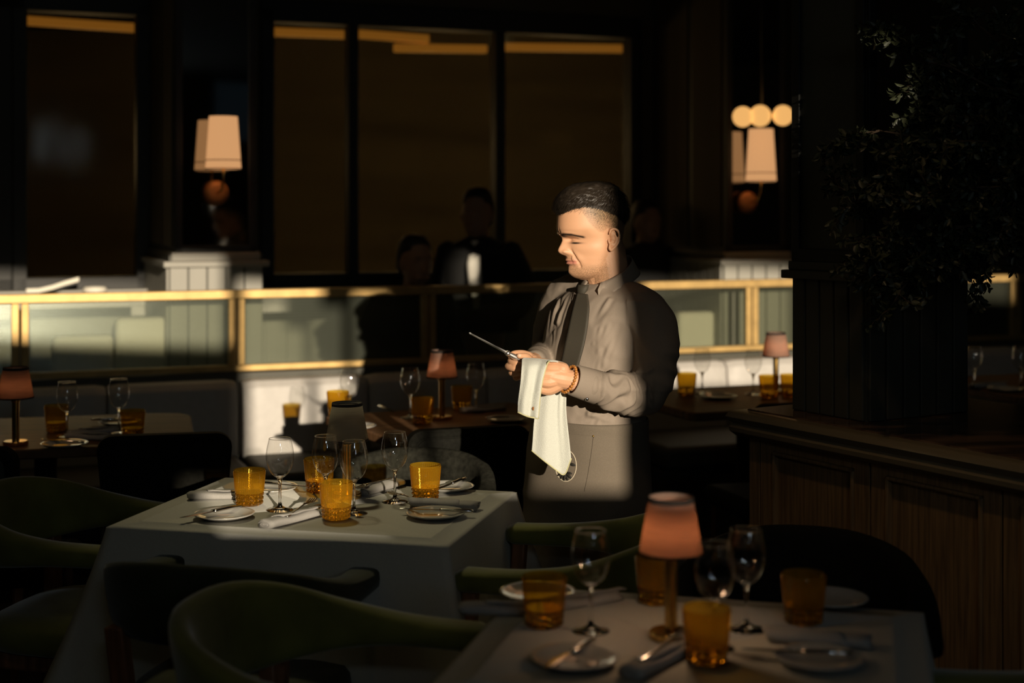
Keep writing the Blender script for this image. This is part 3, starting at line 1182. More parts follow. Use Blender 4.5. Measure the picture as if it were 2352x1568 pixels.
place(make_side_chair('black square-backed chair tucked at the far left wooden table'), (-1.19, 4.96), fdir(12))
place(make_side_chair('black square-backed chair tucked at the middle wooden table'), (-.235, 5.09), fdir(20))
place(make_side_chair('square-backed chair with grey panel cut off by the left edge', M['panel_grey']), (-1.72, 4.72), fdir(-6))
place(make_side_chair('black chair at the right wooden table half hidden by the pillar'), (1.06, 5.72), fdir(14))

# ------------------------------------------------------------------ tableware prototypes
def make_lamp(label, shade):
    t = thing('table_lamp', label, 'table lamp', (0, 0, 0), 0, 'small brass table lamps')
    obj('base', MB().lathe([(.040, 0), (.042, .003), (.042, .013), (.039, .016), (.014, .017)], 36), M['brass'], t, sm='auto')
    obj('stem', MB().lathe([(.0125, .016), (.0125, .150), (.0150, .152), (.0150, .158), (.006, .160), (.006, .20)], 28), M['brass'], t, sm='auto')
    s = obj('lamp_shade', MB().lathe([(.0600, .165), (.0418, .269)], 44, cap=False), shade, t, solid=.0012)
    for r, z in ((.0602, .1655), (.0422, .2685)):
        obj('shade_trim', MB().lathe([(r + (.0009 if z > .2 else 0), z - (.0065 if z > .2 else .0025)), (r, z + .0025)], 44, cap=False), M['trimband'], s, solid=.0016)
    return t


lampA = make_lamp('brass lamp with orange glowing shade on the nearest table', M['shade'])


def put_lamp(xy, label, shade, power, first=False):
    t = lampA if first else make_lamp(label, shade)
    t.location = (*xy, ZT + (.0 if label else 0))
    if power:
        lamp("table_lamp_bulb", "POINT", (xy[0], xy[1], ZT + .19), power, (1, .62, .34), shadow_soft_size=.018)
    return t


L_FRONT = onz(1541, 1466, ZT)
L_MAIN = XY(797, 4.08)
L_MID = onz(1015, 963, ZT)
L_LEFT = onz(36, 1022, ZT)
L_RIGHT = XY(1782, 6.40)
put_lamp(L_FRONT, '', None, .62, True)
put_lamp(L_MAIN, 'brass lamp with pale unlit shade on the central white table', M['shade_pale'], 0)
put_lamp(L_MID, 'brass lamp with pink shade on the middle wooden table', M['shade'], .25)
put_lamp(L_LEFT, 'brass lamp with pink shade at the left edge', M['shade'], .16)
put_lamp(L_RIGHT, 'brass lamp with pink shade at the table left of the pillar', M['shade'], .30)


def make_wineglass():
    t = thing('wine_glass', '', 'wine glass', (0, 0, 0), 0)
    z0 = .088
    prof = [(.0045, z0), (.014, z0 + .004), (.026, z0 + .016), (.034, z0 + .034), (.0378, z0 + .052), (.0372, z0 + .070), (.034, z0 + .088), (.0295, z0 + .107)]
    pr = [(p.x, p.y) for p in smooth([(a, b, 0) for a, b in prof], 4)]
    b = obj('bowl', MB().lathe(pr, 40, cap=False), M['clear'], t)
    r = obj('rim', MB().tube([(.0295 * math.cos(a), .0295 * math.sin(a), z0 + .107) for a in [2 * PI * k / 40 for k in range(41)]], .0007, 6), M['crystal'], b)
    st = [(.0362, 0), (.0368, .0012), (.033, .0026), (.016, .006), (.0065, .012), (.0040, .022), (.0036, .045), (.0038, .070), (.0058, .082), (.009, .088), (.011, .0915), (.0, .092)]
    obj('stem', MB().lathe(st, 32), M['crystal'], t)
    return t


def make_tumbler():
    t = thing('amber_tumbler', '', 'tumbler', (0, 0, 0), 0)
    H, zb = .098, .036
    R = lambda z: .0355 + (.0435 - .0355) * (z / H)
    # upper wall covered in small square nubs
    n, m = 44, 15
    mb = MB()
    rings = []
    zs_ = []
    for i in range(m):
        a = zb + (H - .004 - zb) * i / m
        b = zb + (H - .004 - zb) * (i + 1) / m
        zs_ += [(a, 0), (a + (b - a) * .22, 1), (a + (b - a) * .78, 1)]
    zs_ += [(H - .004, 0), (H, 0)]
    for z, h in zs_:
        ring = []
        for j in range(n):
            for u, g in ((0, 0), (.25, 1), (.75, 1)):
                a = 2 * PI * (j + u) / n
                r = R(z) + .0016 * h * g
                ring.append((r * math.cos(a), r * math.sin(a), z))
        rings.append(ring)
    mb.loft(rings, True, False)
    obj('glass_wall', mb, M['amber'], t, sm=False)
    # chunky faceted blocks round the heavy foot
    n, m = 18, 3
    rings = [[(.0 + .030 * math.cos(2 * PI * j / (n * 3)), .030 * math.sin(2 * PI * j / (n * 3)), .0) for j in range(n * 3)]]
    for i in range(m):
        for u, h in ((0.02, 0), (.28, 1), (.72, 1), (.98, 0)):
            z = .002 + (zb - .002) * (i + u) / m
            ring = []
            for j in range(n):
                for w, g in ((0, 0), (.26, 1), (.74, 1)):
                    a = 2 * PI * (j + w) / n
                    r = R(z) - .0018 + .0036 * h * g
                    ring.append((r * math.cos(a), r * math.sin(a), z))
            rings.append(ring)
    mb = MB().loft(rings, True, True)
    obj('faceted_foot', mb, M['amber_solid'], t, sm=False)
    return t


def make_plate():
    t = thing('side_plate', '', 'plate', (0, 0, 0), 0)
    pr = [(.0, .004), (.045, .004), (.052, .006), (.072, .0125), (.079, .0145), (.0805, .0135), (.078, .0115), (.060, .0045), (.046, .0), (.0, .0)]
    obj('dish', MB().lathe(pr[1:-1], 56), M['porcelain'], t)
    return t


def make_knife():
    t = thing('table_knife', '', 'knife', (0, 0, 0), 0)
    H = MB()
    rings = []
    for x, hw, hz, z in ((-.085, .004, .003, 0), (-.08, .0075, .0045, 0), (-.04, .0075, .0045, .001), (.0, .0062, .0042, 0), (.006, .005, .004, 0)):
        rings.append([(x, hw * math.cos(2 * PI * k / 10), z + .0045 + hz * math.sin(2 * PI * k / 10)) for k in range(10)])
    obj('handle', H.loft(rings), M['steel'], t)
    B = MB()
    rings = []
    for x, hw in ((.004, .0045), (.02, .0075), (.07, .0085), (.10, .007), (.115, .002)):
        rings.append([(x, -hw, .0045), (x, 0, .0055), (x, hw, .0045), (x, 0, .0035)])
    obj('blade', B.loft(rings), M['steel'], t, sm=False)
    return t


def make_fork():
    t = thing('table_fork', '', 'fork', (0, 0, 0), 0)
    rings = []
    for x, hw, z in ((-.10, .003, .003), (-.095, .006, .003), (-.05, .0045, .004), (0, .003, .007), (.03, .003, .009), (.045, .0105, .009), (.058, .0115, .008)):
        rings.append([(x, -hw, z), (x, -hw * .6, z + .0018), (x, hw * .6, z + .0018), (x, hw, z), (x, hw * .6, z - .0012), (x, -hw * .6, z - .0012)])
    obj('handle', MB().loft(rings), M['steel'], t)
    tn = MB()
    for k in range(4):
        y = (k - 1.5) * .0062
        tn.tube(smooth([(.055, y, .008), (.075, y, .0065), (.095, y * .95, .0085), (.104, y * .95, .011)], 3), [.0018] * 9 + [.0009], 6)
    obj('tines', tn, M['steel'], t)
    return t


def make_napkin(seed=0):
    t = thing('rolled_napkin', '', 'napkin', (0, 0, 0), 0)
    rr = random.Random(seed)
    rings = []
    for k in range(15):
        u = k / 14
        x = -.095 + .19 * u
        w = .026 * (1 - .25 * u) * (1 if 0 < k < 14 else .92)
        h = .011 * (1 - .15 * u) + .001 * math.sin(9 * u + seed)
        ring = []
        for j in range(26):
            a = 2 * PI * j / 26
            wob = 1 + .05 * math.sin(3 * a + seed + 4 * u)
            ring.append((x + .004 * math.sin(a * 2), w * wob * math.copysign(abs(math.cos(a)) ** .75, math.cos(a)), h + h * wob * math.copysign(abs(math.sin(a)) ** .75, math.sin(a)) * (1 if math.sin(a) > 0 else .98)))
        rings.append(ring)
    obj('roll', MB().loft(rings), M['napkin'], t)
    # loose outer flap folded over the roll
    G = []
    for i in range(12):
        u = i / 11
        row = []
        for j in range(9):
            v = j / 8
            a = -.5 + 2.5 * v
            x = -.06 + .15 * u + .02 * v
            w = .0275 * (1 - .22 * u)
            row.append((x, w * math.cos(a) * 1.04, .0115 + .0135 * math.sin(a) * (1 - .1 * u) + .001 * math.sin(14 * u + seed)))
        G.append(row)
    obj('flap', MB().grid(G), M['napkin'], t, solid=.0016)
    sp = MB()
    pts = []
    for k in range(30):
        a = k / 29 * 4.2 * PI
        r = 1 - .78 * k / 29
        pts.append((-.0965, .022 * r * math.cos(a), .011 + .0085 * r * math.sin(a)))
    obj('rolled_edge', sp.tube(pts, .0011, 5), M['napkin'], t)
    return t


PRO = {}


def put(kind, xy, label, group, rz=0.0, dz=0.0, seed=0):
    mk = {'glass': make_wineglass, 'tumbler': make_tumbler, 'plate': make_plate, 'knife': make_knife, 'fork': make_fork, 'napkin': make_napkin}[kind]
    if kind not in PRO:
        PRO[kind] = mk()
        o = PRO[kind]
        o.location = (*xy, ZT + .0012 + dz)
        o.rotation_euler = (0, 0, rz)
        o['label'] = label
        o['group'] = group
        return o
    return dup(PRO[kind], (xy[0], xy[1], ZT + .0012 + dz), rz, label, group)


def px(x, y):
    return onz(x, y, ZT)


def ang(x0, y0, x1, y1):
    a, b = px(x0, y0), px(x1, y1)
    return math.atan2(b[1] - a[1], b[0] - a[0])


G1, G2, G3, G4, G5, G6 = ('wine glasses on the tables', 'amber tumblers on the tables', 'side plates on the tables', 'knives on the side plates', 'rolled napkins on the tables', 'forks in the napkins')
# central table
put('tumbler', px(573, 1160), 'amber tumbler at the left end of the central white table', G2)
put('tumbler', XY(733, 4.16), 'amber tumbler behind a wine glass, rearmost on the central table', G2, .1)
put('tumbler', px(772, 1192), 'amber tumbler nearest us in the middle of the central table', G2, .2)
put('tumbler', px(977, 1147), 'amber tumbler at the right of the central table by a white plate', G2, .3)
put('glass', px(643, 1172), 'wine glass right of the left tumbler on the central table', G1)
put('glass', XY(748, 3.955), 'wine glass standing before the rear tumbler left of the pale lamp', G1)
put('glass', px(813, 1180), 'wine glass just under the pale lamp shade on the central table', G1)
put('glass', px(907, 1153), 'wine glass between the pale lamp and the right tumbler', G1)
put('plate', px(515, 1190), 'plate with a shiny knife at the front left of the central table', G3)
put('plate', px(622, 1128), 'plate half hidden behind the left tumbler of the central table', G3)
put('plate', px(1000, 1188), 'plate at the front right of the central table', G3)
put('plate', px(1026, 1126), 'sunlit white plate at the back right of the central table', G3)
put('knife', px(495, 1188), 'bright knife lying across the front left plate of the central table', G4, ang(445, 1199, 540, 1180) + PI, .012)
put('knife', px(640, 1125), 'thin knife on the half hidden plate of the central table', G4, ang(600, 1122, 680, 1128), .012)
put('knife', px(1015, 1186), 'dark looking knife on the front right plate of the central table', G4, ang(960, 1184, 1070, 1188) + PI, .012)
k = put('knife', px(1040, 1124), 'knife casting a shadow on the sunlit back right plate', G4, ang(1005, 1139, 1078, 1110) + PI, .014)
put('napkin', px(512, 1146), 'rolled napkin at the left edge of the central table', G5, ang(450, 1158, 600, 1156))
put('napkin', px(668, 1200), 'rolled napkin holding a fork at the front of the central table', G5, ang(610, 1215, 740, 1182))
put('napkin', px(875, 1128), 'rolled napkin with a fork at the back of the central table', G5, ang(930, 1112, 820, 1146))
put('napkin', px(1020, 1168), 'long rolled napkin behind the front right plate', G5, ang(1110, 1172, 920, 1160))
put('fork', px(690, 1188), 'fork sticking out of the front napkin on the central table', G6, ang(640, 1215, 712, 1172), .019)
put('fork', px(858, 1132), 'fork lying on the back napkin of the central table', G6, ang(900, 1118, 830, 1142), .022)
put('fork', px(945, 1158), 'fork end peeking from the long napkin by the right tumbler', G6, ang(1010, 1170, 930, 1150), .010)
# nearest table
put('tumbler', px(1250, 1438), 'blurred amber tumbler at the left of the nearest table', G2)
put('tumbler', px(1508, 1385), 'dark amber tumbler right behind the orange lamp', G2, .1)
put('tumbler', px(1623, 1520), 'blurred amber tumbler right of the orange lamp, nearest of all', G2, .2)
put('tumbler', px(1846, 1432), 'blurred amber tumbler at the right of the nearest table', G2, .3)
put('glass', px(1357, 1450), 'blurred wine glass left of the orange lamp', G1)
put('glass', px(1714, 1446), 'blurred wine glass right of the orange lamp', G1)
put('glass', px(1642, 1490), 'blurred wine glass just behind the nearest tumbler', G1)
put('plate', px(1320, 1524), 'blurred plate with a knife at the front of the nearest table', G3)
put('plate', px(1235, 1372), 'blurred plate at the back left corner of the nearest table', G3)
put('plate', px(1880, 1525), 'blurred plate at the front right of the nearest table', G3)
put('plate', px(1905, 1385), 'blurred plate behind the right tumbler of the nearest table', G3)
put('knife', px(1318, 1516), 'blurred knife on the front plate of the nearest table', G4, ang(1285, 1540, 1350, 1500) + PI, .012)
put('knife', px(1850, 1518), 'blurred knife on the front right plate of the nearest table', G4, ang(1760, 1515, 1960, 1524) + PI, .012)
put('napkin', px(1165, 1410), 'blurred rolled napkin at the left edge of the nearest table', G5, ang(1075, 1410, 1300, 1410))
put('napkin', px(1880, 1480), 'blurred rolled napkin before the right tumbler of the nearest table', G5, ang(2020, 1490, 1760, 1470))
put('napkin', px(1510, 1530), 'blurred rolled napkin below the orange lamp', G5, ang(1440, 1566, 1570, 1500))
put('fork', px(1525, 1516), 'shiny fork on the napkin below the orange lamp', G6, ang(1480, 1540, 1545, 1500), .022)
put('napkin', px(1330, 1392), 'blurred rolled napkin at the back of the nearest table', G5, ang(1300, 1400, 1400, 1385))
# middle wooden table
put('tumbler', px(776, 955), 'amber tumbler at the left end of the middle wooden table', G2)
put('tumbler', px(970, 972), 'amber tumbler just left of the middle table lamp', G2, .2)
put('tumbler', px(1060, 942), 'amber tumbler just right of the middle table lamp', G2, .1)
put('glass', px(803, 962), 'wine glass right of the leftmost tumbler on the middle table', G1)
put('glass', px(942, 960), 'wine glass left of the middle table lamp', G1)
put('glass', px(1093, 946), 'wine glass right of the middle table lamp by the knife point', G1)
put('plate', px(815, 985), 'plate catching sun on the middle wooden table', G3)
put('plate', px(1165, 968), 'plate beside the waiter on the middle wooden table', G3)
put('knife', px(1165, 968), 'knife on the plate beside the waiter', G4, .2, .012)
put('knife', px(885, 940), 'slim knife glinting at the back of the middle wooden table', G4, ang(870, 934, 900, 946))
put('napkin', px(1110, 945), 'napkin roll at the back right of the middle wooden table', G5, .5)
# left wooden table
put('tumbler', px(130, 992), 'dim amber tumbler behind the left table wine glass', G2)
put('tumbler', px(305, 1005), 'amber tumbler at the right end of the left wooden table', G2, .3)
put('glass', px(154, 1002), 'wine glass beside the lamp on the left wooden table', G1)
put('glass', px(273, 993), 'wine glass beside the right tumbler of the left wooden table', G1)
put('plate', px(148, 1026), 'plate with a knife on the left wooden table', G3)
put('plate', px(275, 975), 'plate far back on the left wooden table', G3)
put('knife', px(150, 1024), 'knife on the plate of the left wooden table', G4, ang(120, 1020, 180, 1026) + PI, .012)
put('knife', px(262, 972), 'knife on the far plate of the left wooden table', G4, .2, .012)
put('napkin', px(215, 998), 'dim rolled napkin between the glasses on the left table', G5, .6)
put('napkin', px(212, 1010), 'dim rolled napkin beside the right tumbler of the left table', G5, -.2)
# right wooden table
put('tumbler', px(1577, 908), 'amber tumbler nearest the waiter on the right wooden table', G2)
put('tumbler', px(1766, 914), 'amber tumbler below the right table lamp', G2, .1)
put('tumbler', XY(1815, 6.27), 'sunlit amber tumbler touching the pillar edge', G2, .2)
put('glass', px(1613, 902), 'wine glass beside the tumbler behind the waiter', G1)
put('glass', px(1730, 906), 'wine glass before the bright bench left of the pillar', G1)
put('plate', px(1650, 915), 'plate on the right wooden table behind the waiter', G3)
# table beyond the pillar
put('glass', px(2237, 893), 'wine glass on the table right of the pillar', G1)
put('glass', px(2344, 893), 'wine glass cut by the right picture edge', G1)
put('plate', px(2310, 898), 'plate on the table right of the pillar', G3)
put('napkin', px(2270, 890), 'rolled napkin on the table right of the pillar', G5, .4)
#@@PART3
# ------------------------------------------------------------------ the waiter
def vmat(name, base, layers, rough, spec=.4, sss=0.0, bump=0.0, bscale=300, stretch=(1, 1, 1)):
    """base colour overlaid by (attribute, colour, noise scale, cutoff) layers"""
    m = mat(name, base, rough, spec=spec, sss=sss)
    nt = m.node_tree
    b = nt.nodes['Principled BSDF']
    cur = None
    tc = nt.nodes.new('ShaderNodeTexCoord')
    for attr, col, ns, hard in layers:
        at = nt.nodes.new('ShaderNodeAttribute')
        at.attribute_name = attr
        fac = at.outputs['Fac']
        if ns:
            nz = nt.nodes.new('ShaderNodeTexNoise')
            nz.inputs['Scale'].default_value = ns
            nz.inputs['Detail'].default_value = 2
            nt.links.new(tc.outputs['Object'], nz.inputs['Vector'])
            rp = nt.nodes.new('ShaderNodeValToRGB')
            rp.color_ramp.elements[0].position = hard
            rp.color_ramp.elements[1].position = hard + .14
            nt.links.new(nz.outputs['Fac'], rp.inputs[0])
            mu = nt.nodes.new('ShaderNodeMath')
            mu.operation = 'MULTIPLY'
            nt.links.new(fac, mu.inputs[0])
            nt.links.new(rp.outputs[0], mu.inputs[1])
            fac = mu.outputs[0]
        mx = nt.nodes.new('ShaderNodeMix')
        mx.data_type = 'RGBA'
        nt.links.new(fac, mx.inputs[0])
        if cur is None:
            mx.inputs[6].default_value = (*base, 1)
        else:
            nt.links.new(cur, mx.inputs[6])
        mx.inputs[7].default_value = (*col, 1)
        cur = mx.outputs[2]
    if cur is not None:
        nt.links.new(cur, b.inputs['Base Color'])
    if bump:
        nz = nt.nodes.new('ShaderNodeTexNoise')
        nz.inputs['Scale'].default_value = bscale
        nt.links.new(tc.outputs['Object'], nz.inputs['Vector'])
        bp = nt.nodes.new('ShaderNodeBump')
        bp.inputs['Strength'].default_value = bump
        bp.inputs['Distance'].default_value = .0015
        nt.links.new(nz.outputs['Fac'], bp.inputs['Height'])
        nt.links.new(bp.outputs[0], b.inputs['Normal'])
    return m


def fuse(name, mb, voxel, material, parent=None, smooth_it=3):
    """melt overlapping shells into one continuous surface"""
    o = obj(name, mb, material, None)
    r = o.modifiers.new('fuse', 'REMESH')
    r.mode = 'VOXEL'
    r.voxel_size = voxel
    r.use_smooth_shade = True
    if smooth_it:
        s = o.modifiers.new('soften', 'SMOOTH')
        s.factor = .5
        s.iterations = smooth_it
    dg = bpy.context.evaluated_depsgraph_get()
    me = bpy.data.meshes.new_from_object(o.evaluated_get(dg))
    o.modifiers.clear()
    old = o.data
    o.data = me
    me.name = name
    bpy.data.meshes.remove(old)
    if not me.materials:
        me.materials.append(material)
    me.polygons.foreach_set('use_smooth', [True] * len(me.polygons))
    if parent:
        o.parent = parent
    return o


def co_np(me):
    a = np.empty(len(me.vertices) * 3, dtype=np.float32)
    me.vertices.foreach_get('co', a)
    return a.reshape(-1, 3)


def no_np(me):
    a = np.empty(len(me.vertices) * 3, dtype=np.float32)
    me.vertices.foreach_get('normal', a)
    return a.reshape(-1, 3)


def set_co(me, a):
    me.vertices.foreach_set('co', a.astype(np.float32).ravel())
    me.update()


def set_attr(me, name, vals):
    at = me.attributes.new(name, 'FLOAT', 'POINT')
    at.data.foreach_set('value', np.clip(vals, 0, 1).astype(np.float32))


def pix(a):
    D = a[:, 1]
    return 1176 + a[:, 0] / D * F, HOR + (HC - a[:, 2]) / D * F


def sst(x, a, b):
    t = np.clip((x - a) / (b - a), 0, 1)
    return t * t * (3 - 2 * t)


MY = 4.36                                             # standing distance of the waiter
HY = math.radians(67)                                 # head turned to the left, three quarters away from us
hf = Vector((-math.sin(HY), -math.cos(HY), 0))
hl = Vector((-hf.y, hf.x, 0))                         # his left, towards the viewer
HCEN = P(1362, HOR, MY)
PXM = F / MY
KU = PXM * math.sin(HY)
KV = PXM * math.cos(HY)                               # sideways shift of the near cheek in the picture


def hp(u, v, y):
    """head point: u forward, v to his left, y picture row"""
    p = HCEN + hf * u + hl * v
    return Vector((p.x, p.y, HC - (y - HOR) / PXM))


PROF = [  # row, base face front, back of skull, half width
    (421.5, 1357, 1371, .010), (423, 1342, 1387, .030), (427, 1325, 1400, .045), (436, 1305, 1414, .058), (450, 1291, 1423, .067), (468, 1284, 1428.5, .073), (485, 1282, 1431, .0755),
    (500, 1281.5, 1432, .0765), (515, 1280.5, 1431.5, .0765), (526, 1280.5, 1430.5, .076), (536, 1285, 1429, .0755), (545, 1292, 1427.5, .0750), (555, 1295, 1426, .0745), (565, 1297, 1424.5, .0735), (575, 1299, 1423, .072), (585, 1300, 1421, .0700),
    (592, 1299.5, 1419, .068), (600, 1302, 1415, .0655), (608, 1304.5, 1409, .0625), (616, 1305.5, 1402, .0585), (624, 1307, 1394, .053), (631, 1311, 1386, .044), (636, 1317, 1377, .033), (640, 1326, 1366, .020), (642, 1336, 1356, .008)]
PA = np.array(PROF, dtype=float)


def ip(x, xs, ys):
    return np.interp(x, xs, ys)


NP_Y = [538, 545, 552, 560, 568, 574, 579, 583, 587]
NP_X = [1283, 1289.5, 1290, 1287, 1282.5, 1280.5, 1282.5, 1288, 1298]      # ridge of the nose


def gau(x, s):
    return np.exp(-(x / s) ** 2)


def seg_d(px_, py_, pts):
    d = np.full_like(px_, 1e9)
    for (x0, y0), (x1, y1) in zip(pts[:-1], pts[1:]):
        ex, ey = x1 - x0, y1 - y0
        t = np.clip(((px_ - x0) * ex + (py_ - y0) * ey) / (ex * ex + ey * ey), 0, 1)
        d = np.minimum(d, np.hypot(px_ - x0 - t * ex, py_ - y0 - t * ey))
    return d


def head_arrays(nz=190, nt=200, grow=0.0):
    ys = np.concatenate([np.linspace(421.5, 436, 14), np.linspace(437.5, 642, nz)])
    t = np.linspace(0, 2 * PI, nt, endpoint=False)
    k = np.ones(5) / 5

    def sm(col):
        d = np.interp(ys, PA[:, 0], PA[:, col])
        e = np.concatenate([[d[0]] * 2, d, [d[-1]] * 2])
        return np.convolve(e, k, 'valid')
    fr, bk, hw = sm(1), sm(2), sm(3)
    Y, Tt = np.meshgrid(ys, t, indexing='ij')
    uf, ub = (1362 - fr) / KU, (1362 - bk) / KU
    uc = ub + (uf - ub) * .47
    c, s = np.cos(Tt), np.sin(Tt)
    lo = sst(Y, 520, 560)
    ru = np.where(c > 0, (uf - uc)[:, None], (uc - ub)[:, None])
    pe = 1 + .12 * lo
    U_ = uc[:, None] + ru * np.sign(c) * np.abs(c) ** pe
    taper = 1 - .13 * lo * np.clip(c, 0, 1)
    V_ = hw[:, None] * np.sign(s) * np.abs(s) ** (.92 + (.30 * lo + .06) * np.sqrt(np.clip(c, 0, 1))) * taper
    return Y, Tt, U_, V_


HM = MB()
Yh, Th, Uh, Vh = head_arrays()
front = np.clip(np.cos(Th), 0, 1) ** .5
A = np.abs(Vh)
# nose
ridge = (ip(Yh, PA[:, 0], PA[:, 1]) - ip(Yh, NP_Y, NP_X)) / KU
ridge = np.where((Yh > 538) & (Yh < 588), np.maximum(ridge, 0), 0)
sig = ip(Yh, [538, 550, 562, 573, 580, 586, 589], [.0115, .0098, .0112, .0142, .0150, .013, .010])
nose = ridge * np.exp(-(A / sig) ** 2.4)
wing = .0125 * gau(A - .0160, .0058) * gau(Yh - 577, 5.6)
Uh2 = Uh + front * (nose + wing)
# eye socket, lids, brow, cheek, folds, lips, chin
Uh2 -= front * .0135 * gau(A - .029, .0150) * gau(Yh - 549.5, 6.5)
Uh2 += front * .0075 * gau(A - .0315, .0098) * gau(Yh - 552.8, 4.8)
Uh2 -= front * .0075 * gau(A - .0150, .0065) * gau(Yh - 549, 5.5)
Uh2 -= front * .0045 * gau(A - .0225, .0026) * gau(Yh - 576, 6)
Uh2 -= front * .0042 * gau(A - .0315, .0115) * gau(Yh - 556.6, 1.3)
Uh2 -= front * .0030 * gau(A - .0310, .012) * gau(Yh - 547.4, 1.4)
Uh2 += front * .0085 * gau(A - .026, .018) * gau(Yh - 537, 4.5)
Uh2 -= front * .0034 * gau(A - .0052, .0024) * gau(Yh - 532, 7)
Uh2 += front * .0050 * gau(A - .040, .016) * gau(Yh - 570, 10)
dn = seg_d(A * PXM, Yh, [(.0185 * PXM, 572), (.0235 * PXM, 580), (.0300 * PXM, 591), (.0335 * PXM, 601), (.0338 * PXM, 611)])
Uh2 -= front * .0062 * gau(dn, 1.9)
Uh2 += front * .0050 * gau(dn - 6.5, 4.6) * (A > .022) * gau(Yh - 590, 14)
lipw = np.clip(1 - (A / .034) ** 2, 0, 1)
Uh2 += front * lipw * (.0042 * gau(Yh - 596.6, 2.6) + .0050 * gau(Yh - 603.6, 2.7) - .0075 * gau(Yh - 600.2, 1.2))
Uh2 -= front * .0028 * gau(Yh - 609, 2.6) * gau(A, .017)
Uh2 += front * .0030 * gau(Yh - 624, 7) * gau(A, .015)
Uh2 -= front * .0016 * gau(A, .0028) * gau(Yh - 591, 3)
Vh2 = Vh + np.sign(Vh) * (.0028 * gau(Yh - 571, 13) * gau(Uh - .035, .03) - .0032 * gau(Yh - 541, 12) * gau(Uh - .058, .014))
rings = []
for i in range(Yh.shape[0]):
    rings.append([hp(Uh2[i, j], Vh2[i, j], Yh[i, j]) for j in range(Yh.shape[1])])
HM.loft(rings)
# ears
for sgn in (1, -1):
    ey, eu = 549.5, (1362 + .078 * KV - 1400) / KU

    def ep(du, dy, out):
        """du forward in px, dy in px"""
        return hp(eu + du / KU - out * .35, sgn * (.0735 + out), ey + dy - du * .12)
    outl = [(8, -13), (5, -21), (-2, -25), (-9, -21), (-12, -11), (-10.5, 2), (-6, 12), (0, 20), (4, 24), (7.5, 20), (7, 12)]
    helix = [ep(a, b, .010 + .006 * math.exp(-((a + 13) / 9.0) ** 2)) for a, b in outl]
    HM.limb(helix, [.0026, .0033, .0037, .0038, .0038, .0036, .0036, .0044, .0046, .0042, .003], 10, 4)
    anti = [ep(-3, -15, .0105), (ep(-6.5, -6, .0125)), ep(-5.5, 5, .0115), ep(0, 12, .009), ep(6, 9, .0075), ep(8, 2, .006)]
    HM.limb(anti, [.0022, .0030, .0030, .0028, .0034, .003], 9, 4)
    for a, b, r_ in ((-3, -13, .0105), (-5, -4, .0105), (0, 10, .0085), (2, -20, .006), (3, 19, .0055), (-7, -14, .006)):
        q = ep(a, b, .004)
        HM.ball(q, (r_, .0042 + .003, r_ * 1.25), 10, 8)
# neck into the trunk
bf = Vector((-.7071, -.7071, 0))                      # chest faces left and towards us
bl = Vector((.7071, -.7071, 0))                       # his left side
nk = [P(1392, 575, MY), P(1397, 610, MY), P(1402, 645, MY), P(1404, 680, MY)]
HM.limb(nk, [.058, .059, .061, .066], 26, 5)
HM.limb([P(1358, 610, MY), P(1376, 640, MY), P(1392, 668, MY)], [.030, .040, .045], 18, 4)
TR = [P(1400, 690, MY), P(1385, 740, MY), P(1372, 820, MY), P(1358, 900, MY), P(1352, 985, MY), P(1350, 1080, MY)]
HM.limb(TR, [.075, .095, .10, .10, .11, .105], 20, 4)
SHL = P(1385, 705, MY) + bl * .165
SHR = P(1380, 688, MY) - bl * .160
ELL, WRL = P(1487, 908, 4.20), P(1312, 873, 4.035)
ELR, WRR = P(1254, 816, 4.58), P(1222, 832, 4.20)
HM.limb([P(1400, 700, MY), SHL, P(1498, 800, 4.22), ELL], [.06, .045, .04, .036], 14, 5)
HM.limb([ELL, P(1410, 896, 4.11), WRL], [.036, .036, .030], 14, 5)
HM.limb([P(1400, 705, MY), SHR + Vector((.015, .04, -.02)), P(1267, 760, 4.578), ELR], [.055, .036, .034, .032], 14, 5)
HM.limb([ELR, P(1240, 824, 4.38), WRR], [.034, .032, .027], 14, 5)
for s in (1, -1):
    hx = P(1350, 1060, MY) + bl * (.095 * s)
    kx = Vector((hx.x, hx.y, .50)) + bf * .01
    ax = Vector((hx.x, hx.y, .09)) - bf * .015
    HM.limb([hx, kx, ax], [.078, .055, .040], 14, 6)
    HM.limb([ax, Vector((ax.x, ax.y, .05)), Vector((ax.x, ax.y, .045)) + bf * .13], [.04, .038, .03], 12, 4)


# hands: palm plus five separate bent fingers
def finger(pts, rad):
    HM.limb([P(*p) for p in pts], rad, 12, 5)


# right hand, fingers wrapped round the knife handle
HM.limb([WRR, P(1216, 834, 4.15), P(1205, 838, 4.125)], [.027, .029, .026], 14, 4)
HM.limb([P(1214, 822, 4.15), P(1204, 852, 4.13), P(1186, 866, 4.115)], [.018, .019, .011], 12, 4)
finger([(1214, 815, 4.135), (1198, 811, 4.105), (1180, 812, 4.075), (1171, 818, 4.06)], [.0105, .0098, .0086, .0064])
finger([(1218, 826, 4.11), (1208, 819, 4.07), (1193, 817, 4.048)], [.0120, .0108, .0082])
finger([(1208, 826, 4.13), (1180, 825, 4.10), (1173, 830, 4.075), (1186, 835, 4.052), (1200, 838, 4.046)], [.0100, .0095, .0092, .0086, .0068])
finger([(1208, 838, 4.13), (1176, 837, 4.105), (1167, 842, 4.075), (1182, 846, 4.050), (1199, 846, 4.042)], [.0102, .0098, .0095, .0090, .0072])
finger([(1206, 850, 4.13), (1182, 851, 4.105), (1174, 856, 4.08), (1184, 859, 4.060), (1195, 858, 4.052)], [.0096, .0090, .0086, .0080, .0064])
